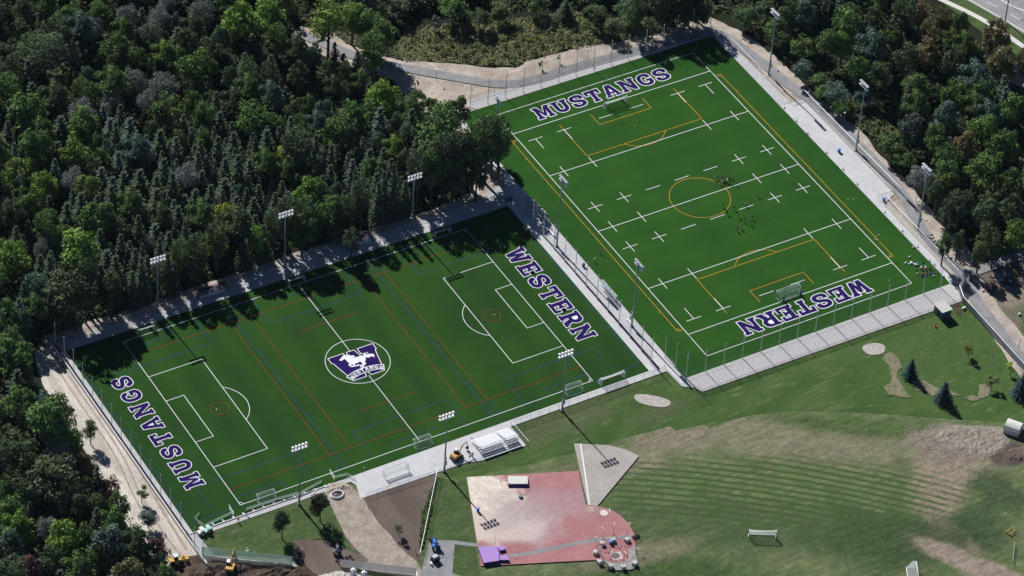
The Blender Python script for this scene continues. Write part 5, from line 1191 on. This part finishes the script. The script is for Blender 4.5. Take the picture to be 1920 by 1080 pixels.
def conifer(seed, tiers=17, dens=1.0):
    """unit spruce: height 1, base radius about .24"""
    rs = np.random.RandomState(seed); Cs, Ns, Ss, Ts = [], [], [], []
    for t in range(tiers):
        z = .06+.92*(t/tiers); rad = .235*(1-z)**.78+.010; nb = max(5, int(11*(1-z)*dens)+4); off = rs.uniform(0, 6)
        for b in range(nb):
            a = off+2*math.pi*b/nb+rs.normal()*.12; L = rad*rs.uniform(.75, 1.15); k = max(3, int(11*L/.235))
            u = np.linspace(.15, 1, k); dr = np.stack([np.cos(a)*L*u, np.sin(a)*L*u, z-.08*L*u-.42*L*u*u], 1)
            dr += rs.normal(size=dr.shape)*.006
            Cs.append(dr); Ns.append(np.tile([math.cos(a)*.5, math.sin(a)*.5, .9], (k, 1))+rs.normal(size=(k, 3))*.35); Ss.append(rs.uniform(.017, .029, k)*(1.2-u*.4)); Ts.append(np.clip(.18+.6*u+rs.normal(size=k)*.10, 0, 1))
    C, N, S, T = map(np.concatenate, (Cs, Ns, Ss, Ts))
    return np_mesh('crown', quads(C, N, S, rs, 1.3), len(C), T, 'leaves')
def trunk_mesh(seed, limbs=5, name='trunk', mat='bark', crown0=.45):
    """unit height trunk that splits into limbs"""
    rr = random.Random(seed); b = MB(); b.tube((0, 0, 0), (0, 0, crown0), .022, .016, 7).tube((0, 0, crown0), (.01, 0, .9), .016, .004, 5)
    for i in range(limbs):
        a = 2*math.pi*i/limbs+rr.uniform(-.4, .4); z = crown0*rr.uniform(.75, 1.3); e = (math.cos(a)*rr.uniform(.12, .2), math.sin(a)*rr.uniform(.12, .2), z+rr.uniform(.15, .3))
        b.tube((0, 0, z), e, .009, .004, 5)
    me = bpy.data.meshes.new(name); me.from_pydata(b.v, [], b.f); me.materials.append(MATS[mat]); return me
def bare_mesh(seed):
    rr = random.Random(seed); b = MB()
    def grow(p, d, L, r, n):
        e = p+d*L; b.tube(p, e, r, r*.6, 4 if n < 3 else 5, False)
        if n == 0: return
        for _ in range(rr.choice((2, 3, 3))):
            grow(e, (d+Vector((rr.uniform(-.7, .7), rr.uniform(-.7, .7), rr.uniform(-.1, .5)))).normalized(), L*rr.uniform(.6, .8), r*.6, n-1)
    grow(Vector((0, 0, 0)), Vector((0, 0, 1)), .32, .018, 5)
    me = bpy.data.meshes.new('branches'); me.from_pydata(b.v, [], b.f); me.materials.append(MATS['dead_bark']); return me
BL = [broadleaf(i) for i in range(6)]; BT = [broadleaf(20+i, 40, 60, (.8, .8, 1.35), .055) for i in range(3)]; BW = [broadleaf(30+i, 46, 80, (1, 1, .8), .036) for i in range(3)]
BS = [broadleaf(40+i, 16, 40, (1, 1, 1.1), .085) for i in range(3)]
CN = [conifer(50+i) for i in range(5)]; TK = [trunk_mesh(i) for i in range(4)]; TC = [trunk_mesh(9, 0, crown0=.8)]; BR = [bare_mesh(i) for i in range(3)]
KC = dict(M=(.108, .176, .056), Y=(.165, .255, .058), L=(.38, .46, .09), O=(.092, .132, .064), G=(.200, .225, .210), B=(.105, .165, .125), C=(.062, .094, .056), K=(.090, .132, .100),
          D=(.2, .2, .2), R=(.165, .150, .072), P=(.150, .085, .075), S=(.030, .062, .070))
KN = dict(M='mid green leafy tree', Y='bright lime green leafy tree', L='vivid yellow green young tree', O='dark olive leafy tree', G='silvery grey leaved tree', B='bluish green leafy tree', C='dark pointed spruce', K='grey green pointed conifer', D='bare dead tree', R='orange tinged broad tree', P='reddish leaved small tree', S='blue spruce')
NM = dict(M='broadleaf_tree', Y='broadleaf_tree', L='broadleaf_tree', O='olive_broadleaf_tree', G='willow_tree', B='broadleaf_tree', C='conifer_tree', K='conifer_tree', D='dead_tree', R='broadleaf_tree', P='broadleaf_tree', S='spruce_tree')  # the olive kind is a broadleaf tree as well, split by leaf colour
TREES = []
def region(cx, cy):
    if cx < 330 and cy > 640: return 'in the lower left wood'
    if cx > 1335: return 'in the right hand wood'
    if cy < 110 and cx > 600: return 'at the top beyond the dirt'
    return 'in the big left wood'
LMK = [('the leftmost wood floodlight', 296, 520), ('the second wood floodlight', 533, 430), ('the third wood floodlight', 773, 370), ('the pale dead tree', 577, 185), ('the large olive tree', 83, 92), ('the yellow sapling', 523, 288),
 ('the big corner tree', 830, 243), ('the glowing yellow tree', 403, 445), ('the top left corner', 0, 0), ('the silvery trees', 290, 105), ('the shaded path', 640, 95), ('the top of the dirt road', 100, 640), ('the huge dirt road tree', 90, 797),
 ('the bottom left corner', 0, 1080), ('the reddish road tree', 207, 903), ('the left edge', 0, 400), ('the lime trees at the top', 480, 27), ('the meadow', 950, 90), ('the far field corner', 1337, 50), ('the farthest right floodlight', 1441, 60),
 ('the middle right floodlight', 1614, 190), ('the nearest right floodlight', 1727, 350), ('the highway', 1850, 20), ('the dark cabinet', 1875, 500), ('the right edge', 1920, 300), ('the house roof', 1915, 150), ('the left dugout', 395, 545), ('the spruce stand centre', 340, 340), ('the wood centre', 200, 220), ('the bottom of the dirt road', 300, 1040)]
DIRS = ['right of', 'above and right of', 'above', 'above and left of', 'left of', 'below and left of', 'below', 'below and right of']
def where(cx, cy, kind, rm):
    n_, lx, ly = min(LMK, key=lambda l: (l[1]-cx)**2+(l[2]-cy)**2); dx, dy = cx-lx, ly-cy; d = math.hypot(dx, dy)
    dr = DIRS[int(((math.degrees(math.atan2(dy, dx))+22.5) % 360)//45)]; ds = 'just ' if d < 38 else '' if d < 75 else 'well ' if d < 125 else 'far '
    sz = 'small' if rm < 2.4 else 'medium' if rm < 3.6 else 'large'
    return '%s %s %s%s %s' % (sz, KN[kind], ds, dr, n_)
def tree(cx, cy, rp, kind, base=None, label=None, hh=None, tall=1.0, seed=None, loose=False):
    rr = random.Random(int(cx*131+cy*17) if seed is None else seed)
    rm = rp*.1445
    if kind in 'CKS':
        h = hh or rm*rr.uniform(3.8, 4.6); zc = h*.45
    elif kind == 'D': h = hh or rm*2.6; zc = h*.6
    else:
        h = hh or 8.0+rm*2.1*tall; zc = h-rm*1.0*tall
    p = g(cx, cy, zc) if base is None else Vector((*base, 0))
    if base is not None: cx, cy = px((p.x, p.y, zc))
    nm = NM[kind] if not (rm < 2.0 and kind in 'MOBYG') else 'young_tree'
    if kind in 'MOBYG' and rm < 1.7: nm = 'shrub'
    if not label:
        label = where(cx, cy, kind, rm).replace('tree', 'shrub' if nm == 'shrub' else 'tree', 1) if nm != 'shrub' else where(cx, cy, kind, rm).replace(KN[kind], KN[kind].replace('tree', 'shrub'))
        grp = KN[kind]+'s '+region(cx, cy)
    else: grp = None
    t = empty(nm, (p.x, p.y, -.15), rr.uniform(0, 6.28), label, 'tree' if nm != 'shrub' else 'shrub', grp)
    v = rr.uniform(.92, 1.34); col = tuple(min(1, c*v*(1+rr.uniform(-.07, .07))) for c in KC[kind])
    if kind in 'CKS':
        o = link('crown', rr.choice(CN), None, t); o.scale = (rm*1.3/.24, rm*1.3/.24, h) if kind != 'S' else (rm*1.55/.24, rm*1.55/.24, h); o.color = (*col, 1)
        o = link('trunk', TC[0], None, t); o.scale = (h*.8, h*.8, h)
    elif kind == 'D':
        o = link('branches', rr.choice(BR), None, t); o.scale = (rm*1.9, rm*1.9, h*.95)
    else:
        lib = BS if rm < 1.9 else BW if kind in 'G' or loose else BT if tall > 1.15 else BL
        o = link('crown', rr.choice(lib), None, t); ztall = tall if lib is not BT else tall*.8
        if hh and hh < 10:
            vz = max(rm*1.1, hh*.42); o.scale = (rm*1.35, rm*1.35, vz*(.92 if lib is BT else 1)); o.location = (0, 0, hh-vz+.15)
        else:
            rz_ = max(rm*ztall*1.1, h*.41); o.scale = (rm*1.2, rm*1.2, rz_ if lib is not BT else rz_*.8); o.location = (0, 0, h-rz_)
        o.color = (*col, 1)
        o = link('trunk', rr.choice(TK), None, t); o.scale = (h, h, h*.93)
    TREES.append((p.x, p.y, rm*(.8 if kind in 'CK' else 1)))
    return t
named = [
 # first zoom, top left
 (43,15,25,'O'),(33,48,26,'O'),(83,92,50,'O','large spreading olive tree with fine grey foliage at the left edge, near the top'),(13,95,30,'O'),(127,30,28,'M'),(187,15,25,'M'),(240,22,26,'G'),(297,20,22,'G'),(377,17,28,'G'),(283,47,24,'G'),(333,35,16,'B'),(177,40,18,'G'),
 (217,82,28,'M'),(257,100,20,'M'),(213,112,20,'O'),(220,140,12,'K'),(253,140,25,'G'),(307,152,30,'G'),(213,182,22,'G'),(373,118,38,'M'),(347,70,26,'O'),(390,85,25,'O'),(450,27,36,'Y'),(505,25,36,'Y'),(533,45,20,'O'),(617,38,42,'Y'),
 (463,167,13,'K'),(560,127,22,'O'),(50,202,40,'M'),(153,228,35,'M'),(67,268,36,'M'),(140,282,30,'Y'),(187,295,26,'M'),(27,315,28,'Y'),(83,342,27,'Y'),(163,345,27,'Y'),(313,197,30,'M'),(360,187,25,'M'),(383,210,26,'M'),(477,213,36,'M'),(515,228,22,'M'),(547,203,20,'O'),
 (577,185,17,'D','pale bare branched dead tree in the middle of the wood'),(550,190,13,'D'),(607,198,20,'B'),(625,240,30,'M'),(523,288,13,'L','vivid yellow sapling crown among the spruces'),(580,348,30,'Y'),(333,257,20,'M'),(383,257,20,'M'),(450,350,14,'B'),(630,345,15,'B'),(85,5,20,'C'),
 (410,60,16,'B'),(430,130,16,'O'),(465,118,18,'O'),(590,90,16,'B'),(285,235,18,'O'),(115,150,20,'O'),(160,130,16,'B'),(175,165,16,'M'),(320,120,16,'O'),
 # second zoom
 (662,22,30,'Y'),(693,35,30,'M'),(716,50,32,'M','leaning dark leafed tree with curved trunk casting shade over the path'),(850,18,28,'M'),(817,42,13,'B'),(745,14,22,'O'),(1007,7,22,'M'),(1180,18,26,'O'),(1225,50,22,'O'),(1120,25,24,'O'),(1060,20,22,'C'),(940,20,22,'O'),(900,35,22,'O'),(1150,50,20,'O'),(1280,20,28,'O'),(1250,18,24,'M'),(1310,25,25,'O'),
 (717,178,35,'Y'),(660,213,30,'M'),(700,205,25,'M'),(785,178,20,'M'),(812,190,18,'M'),(857,200,28,'M'),(830,243,50,'M','big broad green tree at the wood corner, touching the far field edge'),(915,235,28,'M'),(925,265,34,'M'),(878,280,38,'M'),(810,292,42,'O'),(705,255,20,'B'),(655,247,26,'O'),(700,312,25,'M'),(765,250,26,'O'),(745,225,20,'O'),(850,325,24,'O'),(895,320,24,'O'),(760,300,22,'O'),
 # third zoom, right wood
 (1460,55,30,'M'),(1590,37,35,'M'),(1557,70,26,'M'),(1582,70,24,'Y'),(1507,88,25,'M'),(1507,130,22,'B'),(1535,152,18,'M'),(1567,175,24,'B'),(1575,200,16,'M'),(1540,172,14,'M'),(1727,18,22,'R'),(1770,27,20,'R'),(1807,27,16,'O'),(1870,62,34,'R'),(1880,112,35,'R'),
 (1710,223,25,'B'),(1773,213,30,'B'),(1757,252,27,'M'),(1680,268,28,'M'),(1697,300,20,'M'),(1808,267,28,'R'),(1780,288,30,'M'),(1847,235,30,'Y'),(1882,270,35,'M'),(1727,333,28,'G'),(1780,322,28,'M'),(1847,312,35,'M'),(1897,333,28,'M'),(1600,18,26,'O'),(1640,30,24,'O'),(1440,15,22,'O'),(1400,30,22,'O'),(1510,20,26,'B'),(1480,12,22,'O'),
 (1660,70,26,'M'),(1700,100,28,'O'),(1650,130,26,'O'),(1740,90,26,'R'),(1790,110,28,'O'),(1720,150,28,'M'),(1790,170,28,'M'),(1840,170,28,'M'),(1610,120,24,'M'),(1620,180,20,'B'),(1900,190,28,'M'),
 (1910,428,26,'Y'),(1773,448,15,'M'),(1840,460,17,'M'),(1867,453,15,'M'),(1803,370,26,'O'),(1850,385,28,'O'),(1780,390,20,'O'),(1900,380,26,'O'),(1760,350,22,'O'),(1800,440,14,'O'),(1855,430,22,'O'),
 # left middle
 (20,482,36,'Y'),(147,472,45,'Y'),(183,402,35,'M'),(110,438,18,'Y'),(127,430,14,'M'),(53,435,15,'K'),(80,455,18,'G'),(200,405,24,'M'),(230,422,20,'O'),(403,445,25,'L','yellow green glowing tree above the left dugout, edge of the wood'),(417,392,20,'L'),(483,438,22,'Y'),(553,388,24,'M'),(567,418,30,'M'),(620,380,30,'M'),(227,478,16,'K'),(277,445,15,'G'),(367,490,19,'O'),(127,535,44,'O'),(73,527,28,'B'),(160,548,24,'O'),(100,575,26,'C'),(207,535,28,'O'),(10,577,25,'M'),(20,660,38,'M'),(20,633,26,'M'),(40,688,24,'M'),(57,370,22,'M'),(90,400,22,'M'),(20,390,24,'O'),(600,300,16,'B'),(660,440,18,'B'),(510,400,16,'B'),
 # lower left
 (90,797,48,'M','very large mid green tree bulging over the dirt road'),(108,765,34,'M'),(43,840,30,'O'),(33,742,30,'M'),(100,888,44,'O'),(160,862,20,'R'),(207,905,18,'P','reddish small tree at the edge of the dirt road, upper one'),(220,935,20,'M'),(213,975,30,'M'),(200,1013,34,'B'),(120,1003,34,'Y'),(87,978,20,'G'),(33,982,30,'Y'),(20,953,28,'M'),(20,1013,26,'B'),(50,1060,28,'P','reddish tree at the bottom left corner'),(160,997,22,'M'),(180,1040,24,'M'),(240,1068,28,'R'),(267,1040,15,'O'),
 (297,1017,19,'P','reddish round tree at the lower end of the dirt road'),(300,1047,16,'O'),(310,1070,18,'M'),(140,940,26,'O'),(60,905,26,'O'),(180,940,22,'O'),(150,920,20,'O'),(95,1045,26,'O'),(60,770,26,'O'),(130,820,26,'M')]
WR = [(1352, -70), (1380, 20), (1440, 70), (1490, 110), (1550, 160), (1600, 195), (1660, 255), (1710, 320), (1752, 362), (1795, 402), (1850, 440), (1925, 455), (1960, 190), (1740, 85), (1600, -70)]
def low_one(cx, cy, rp):
    r = rp*.1445; p = g(cx, cy, 8.0+r*1.1); x, y = px((p.x, p.y, 0))
    bad = cx > 1335 and cy < 420 and cx < 1760 and not inpoly(x, y, WR)
    return (1.5+r*2.0) if bad or (730 < cx < 1330 and cy < 80) else None
def inpoly(x, y, P):
    c = False; j = len(P)-1
    for i in range(len(P)):
        if (P[i][1] > y) != (P[j][1] > y) and x < (P[j][0]-P[i][0])*(y-P[i][1])/(P[j][1]-P[i][1])+P[i][0]: c = not c
        j = i
    return c
for a in named: tree(*a[:4], hh=low_one(*a[:3]), label=a[4] if len(a) > 4 else None, tall=1.25 if a[2] > 40 and a[3] != 'O' else 1.0, loose=a[2] > 48 and a[3] == 'O')
# single trees standing in the open
tree(167, 797, 14, 'M', base=g(170, 832).xy, hh=8, label='slim dark tree standing alone on the dirt road near the big tree', tall=1.5)
tree(263, 917, 11, 'M', base=g(265.5, 941).xy, hh=5.6, label='small round street tree on the dirt road beside the wall', tall=1.2)
tree(277, 965, 15, 'B', base=g(278, 989).xy, hh=6.2, label='small pale green tree on the dirt road below the round one')
tree(528, 977, 16, 'M', base=g(528.5, 1009).xy, hh=9, label='tall narrow dark tree on the small mown lawn', tall=1.5).children[0].color = (.03, .05, .028, 1)
tree(597, 943, 20, 'O', base=g(600, 977).xy, hh=9.0, label='dark oval tree beside the open pit', tall=1.2).children[0].color = (.034, .045, .022, 1)
tree(746, 990, 9, 'Y', base=g(748, 1004).xy, hh=4.4, label='small pale green tree alone on the brown soil plot').children[0].color = (.16, .21, .10, 1)
for (cx, cy, rp, bx, by, hh, lb) in ((1704, 690, 12, 1706, 706, 7.2, 'small blue spruce on the right lawn, left of the pair'), (1767, 733, 14, 1768, 752, 7.6, 'blue spruce in the middle of the curved sod scar'), (1911, 720, 16, 1914, 742, 9.5, 'large blue spruce cut by the right edge')):
    tree(cx, cy, rp, 'S', base=g(bx, by).xy, hh=hh, label=lb)
tree(1816, 652, 10, 'L', base=g(1815, 668).xy, hh=4.4, label='thin yellow leaved sapling in the middle of the right lawn', loose=False).children[0].color = (.20, .19, .05, 1)
tree(1857, 712, 11, 'Y', base=g(1858, 729).xy, hh=4.6, label='yellowing round sapling beside the bare patch on the lawn').children[0].color = (.22, .22, .10, 1)
tree(1896, 684, 9, 'L', base=g(1894, 702).xy, hh=4.6, label='bright yellow sapling near the right service path')
tree(1864, 665, 10, 'D', base=g(1863, 680).xy, hh=4.5, label='bare twiggy sapling near the right fence, larger one')
tree(1838, 640, 7, 'D', base=g(1838, 648).xy, hh=3.5, label='bare twiggy sapling near the right fence, smaller one')
tree(1899, 514, 8, 'M', base=g(1899, 525).xy, hh=3.4, label='lone young tree beside the dark green cabinet')
tree(1010, 121, 5, 'M', base=g(1012, 128).xy, hh=3, label='tiny dark shrub by the service path, left of two', tall=1.4); tree(1045, 107, 4, 'M', base=g(1047, 116).xy, hh=3, label='tiny dark shrub by the service path, right of two', tall=1.6)

# the front rows, placed from the tips of their shadows on the turf
for i, (sx, sy, by, k_, rp) in enumerate(((150, 672, 12, 'O', 22), (196, 692, 13.5, 'C', 20), (243, 688, 14.5, 'O', 26), (267, 655, 12.5, 'M', 20), (298, 632, 13, 'C', 19), (330, 641, 13.5, 'C', 20), (349, 617, 12.6, 'O', 20), (375, 622, 13, 'C', 20), (404, 618, 14, 'M', 22), (440, 612, 13.5, 'O', 26), (480, 600, 14.5, 'O', 26), (500, 556, 13, 'C', 18), (548, 552, 13.6, 'C', 20), (580, 557, 14, 'O', 24), (615, 556, 15, 'O', 27), (643, 545, 14, 'M', 22), (683, 508, 13, 'C', 20), (715, 500, 13.5, 'O', 22), (748, 508, 14, 'O', 24), (775, 497, 13, 'C', 20), (796, 501, 14, 'C', 20), (818, 497, 14.5, 'C', 19), (865, 481, 15, 'O', 27), (890, 472, 14.5, 'M', 28), (925, 475, 15.5, 'O', 34), (950, 474, 14.5, 'O', 32), (985, 462, 15, 'M', 34), (1010, 450, 16, 'O', 36), (1030, 440, 15.5, 'M', 30))):
    tp = g(sx, sy); hgt = min(25, max(10, (by-tp.y)*math.tan(SUN_EL)))
    tree(0, 0, rp, k_, base=(tp.x-.045*hgt/math.tan(SUN_EL), by), hh=None if False else hgt, tall=1.35)
for i, (sx, sy, by, k_, rp) in enumerate(((1262, 132, 57, 'O', 20), (1235, 120, 57, 'M', 20), (1290, 112, 58, 'O', 24), (1325, 125, 58, 'M', 28), (1345, 122, 59, 'O', 28), (1365, 118, 60, 'O', 28), (1380, 108, 60, 'M', 26), (1310, 105, 60, 'O', 26))):
    tp = g(sx, sy); hgt = (by-tp.y)*math.tan(SUN_EL); tree(0, 0, rp, k_, base=(tp.x-.045*hgt/math.tan(SUN_EL), by), hh=hgt, tall=1.35)
# the rest of the woods, tree by tree
def inpoly(x, y, P):
    c = False; j = len(P)-1
    for i in range(len(P)):
        if (P[i][1] > y) != (P[j][1] > y) and x < (P[j][0]-P[i][0])*(y-P[i][1])/(P[j][1]-P[i][1])+P[i][0]: c = not c
        j = i
    return c
WOODS = [
 [(-40, 690), (-40, -70), (560, -70), (550, 25), (560, 95), (640, 132), (725, 170), (765, 215), (800, 270), (850, 315), (885, 345), (870, 372), (770, 402), (530, 468), (296, 556), (110, 618), (60, 640), (30, 690)],
 [(-40, 700), (20, 690), (55, 740), (105, 800), (150, 870), (200, 930), (228, 990), (262, 1060), (280, 1120), (290, 1170), (-40, 1170)],
 [(600, -70), (625, 45), (700, 52), (745, 42), (800, 30), (900, 30), (1000, 12), (1100, 14), (1200, 18), (1270, 22), (1330, 14), (1345, -70)],
 [(1352, -70), (1372, 10), (1430, 45), (1480, 75), (1540, 100), (1600, 140), (1650, 190), (1700, 250), (1735, 310), (1775, 350), (1810, 392), (1850, 440), (1925, 455), (1960, 440), (1960, 170), (1850, 112), (1740, 62), (1690, 20), (1640, -70)]]
rf = random.Random(99); nc = nb = 0
cand = [(rf.uniform(-40, 1960), rf.uniform(-70, 1170)) for _ in range(30000)]
for x, y in cand:
    wi = next((i for i, P in enumerate(WOODS) if inpoly(x, y, P)), None)
    if wi is None: continue
    q = g(x, y); cx, cy = x+4, y-45
    con = wi == 0 and 190 < cx < 800 and 235 < cy < 540 and rf.random() < .66 or wi == 0 and cy > 380 and cx < 190 and rf.random() < .35 or rf.random() < .04
    if con: rp = rf.uniform(12, 31); sep = .62
    else: rp = rf.uniform(24, 37) if rf.random() < .75 else rf.uniform(14, 22); sep = .66
    rm = rp*.1445
    if any((q.x-a)**2+(q.y-b)**2 < (sep*(rm+r))**2 for a, b, r in TREES): continue
    if con:
        if nc > 292: continue
        nc += 1; kind = rf.choice('CCCCK'); hh = 8.5+rm*rf.uniform(1.0, 2.8)
        tree(0, 0, rp, kind, base=(q.x, q.y), hh=hh)
    else:
        if nb > 185: continue
        nb += 1; kind = rf.choice('OOOMMMMYBG' if wi != 3 else 'OOOMMMRB'); kind = rf.choice('OOOM') if wi == 2 and y > -5 else kind
        tree(0, 0, rp, kind, base=(q.x, q.y), tall=rf.choice((1, 1, 1.2)), hh=rf.uniform(6.5, 9.5) if wi == 2 and y > -25 and x > 700 else None)
print('TREES', len(TREES), nc, nb)

# shrubs on the meadow beyond the service path and below the right wood
SH = [[(775, 88), (770, 65), (870, 62), (1000, 45), (1200, 48), (1235, 58), (1150, 72), (1060, 88), (985, 108), (960, 122), (900, 118), (840, 108)], [(1520, 160), (1560, 155), (1640, 205), (1700, 265), (1720, 310), (1690, 330), (1640, 262), (1580, 215)]]
ns = 0; SP = []
for x, y in cand:
    if ns > 120: break
    wi = next((i for i, P in enumerate(SH) if inpoly(x, y, P)), None)
    if wi is None: continue
    q = g(x, y); rm = rf.uniform(.9, 1.9)
    if any((q.x-a)**2+(q.y-b)**2 < (.75*(rm+r))**2 for a, b, r in SP): continue
    SP.append((q.x, q.y, rm)); ns += 1; col = rf.choice([(.085, .105, .030), (.060, .085, .028), (.11, .12, .045), (.075, .10, .05)])
    L2 = [[('the shaded path', 770, 85), ('the meadow centre', 900, 85), ('the dirt corner', 985, 100), ('the meadow right end', 1180, 62), ('the short path lamp', 1080, 80)], [('the farthest right floodlight', 1530, 160), ('the lamp by the bushes', 1583, 210), ('the bank lower end', 1700, 300), ('the bank centre', 1640, 240)]][wi]
    n_, lx, ly = min(L2, key=lambda l: (l[1]-x)**2+(l[2]-y)**2); dr = DIRS[int(((math.degrees(math.atan2(ly-y, x-lx))+22.5) % 360)//45)]
    lb = '%s %s %s%s %s' % ('small' if rm < 1.3 else 'larger', {0: 'rounded green shrub', 1: 'dark green shrub', 2: 'yellowish shrub', 3: 'olive shrub'}[[(.085, .105, .030), (.060, .085, .028), (.11, .12, .045), (.075, .10, .05)].index(col)], 'just ' if math.hypot(x-lx, y-ly) < 30 else '', dr, n_)
    o = link('shrub', rf.choice(BS)); o.scale = (rm, rm, rm*.75); o.location = (q.x, q.y, rm*.35); o.rotation_euler.z = rf.uniform(0, 6); o.color = (*[c*1.9 for c in col], 1); tag(o, lb, 'shrub', ('meadow shrubs behind the far field', 'shrubs on the right bank')[wi])
BANK2 = [(1395, 50), (1450, 92), (1500, 140), (1530, 160), (1590, 160), (1600, 140), (1540, 100), (1480, 72), (1430, 45), (1390, 20)]
# undergrowth nobody could count
def undergrowth(polys, n, size, col, name, label, seed, zr=(.0, .8)):
    rs = np.random.RandomState(seed); X = []
    xs = [p[0] for P in polys for p in P]; ys = [p[1] for P in polys for p in P]
    while len(X) < n:
        x, y = rs.uniform(min(xs), max(xs)), rs.uniform(min(ys), max(ys))
        if any(inpoly(x, y, P) for P in polys): X.append(tuple(g(x, y).xy))
    X = np.array(X); C = np.column_stack([X, rs.uniform(zr[0], zr[1], n)]); N = rs.normal(size=(n, 3))*.5+np.array([0, 0, 1])
    me = np_mesh(name, quads(C, N, rs.uniform(.6, 1.3, n)*size, rs), n, np.clip(rs.normal(.45, .2, n), 0, 1), 'leaves'); o = link(name, me); o.color = (*col, 1)
    tag(o, label, kind='stuff'); return o
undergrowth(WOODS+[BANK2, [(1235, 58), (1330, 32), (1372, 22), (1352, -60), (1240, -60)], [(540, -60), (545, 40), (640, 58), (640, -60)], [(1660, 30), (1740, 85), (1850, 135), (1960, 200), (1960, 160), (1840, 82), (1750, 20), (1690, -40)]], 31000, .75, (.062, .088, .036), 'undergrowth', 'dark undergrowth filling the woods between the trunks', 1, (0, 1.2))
undergrowth([[(755, 112), (745, 85), (765, 52), (900, 42), (1100, 22), (1250, 32), (1240, 60), (1160, 76), (1060, 92), (985, 113), (970, 124), (900, 122), (850, 112)]], 9500, .34, (.20, .215, .10), 'meadow_growth', 'yellowish green rough growth on the meadow', 2, (0, .7))
undergrowth([SH[1], BANK2], 6500, .40, (.115, .145, .062), 'bank_growth', 'green rough growth on the right bank', 3, (0, .8))
undergrowth([[(625, 60), (700, 68), (745, 85), (755, 112), (700, 98), (650, 80)]], 1800, .35, (.17, .19, .10), 'path_growth', 'pale dry growth beside the shaded path', 4, (0, .4))
undergrowth([[(820, 893), (805, 925), (790, 965), (786, 1025), (791, 1030), (808, 965)]], 900, .30, (.12, .16, .06), 'weeds', 'pale weeds along the leaning fence', 5, (0, .4))

# ---------------------------------------------------------------- thin air between the camera and the ground
n = bpy.data.materials.new('haze'); n.use_nodes = True; t_ = n.node_tree
t_.nodes.remove(t_.nodes['Principled BSDF']); pv = t_.nodes.new('ShaderNodeVolumePrincipled')
pv.inputs['Color'].default_value = (.62, .78, 1.0, 1); pv.inputs['Density'].default_value = 0.8e-5; pv.inputs['Anisotropy'].default_value = 0
t_.links.new(pv.outputs[0], t_.nodes['Material Output'].inputs['Volume']); MATS['haze'] = n
o = MB().box((0, 0, 399), (3600, 4600, 802)).build('haze', 'haze'); tag(o, 'thin bluish air over the whole place', kind='stuff')
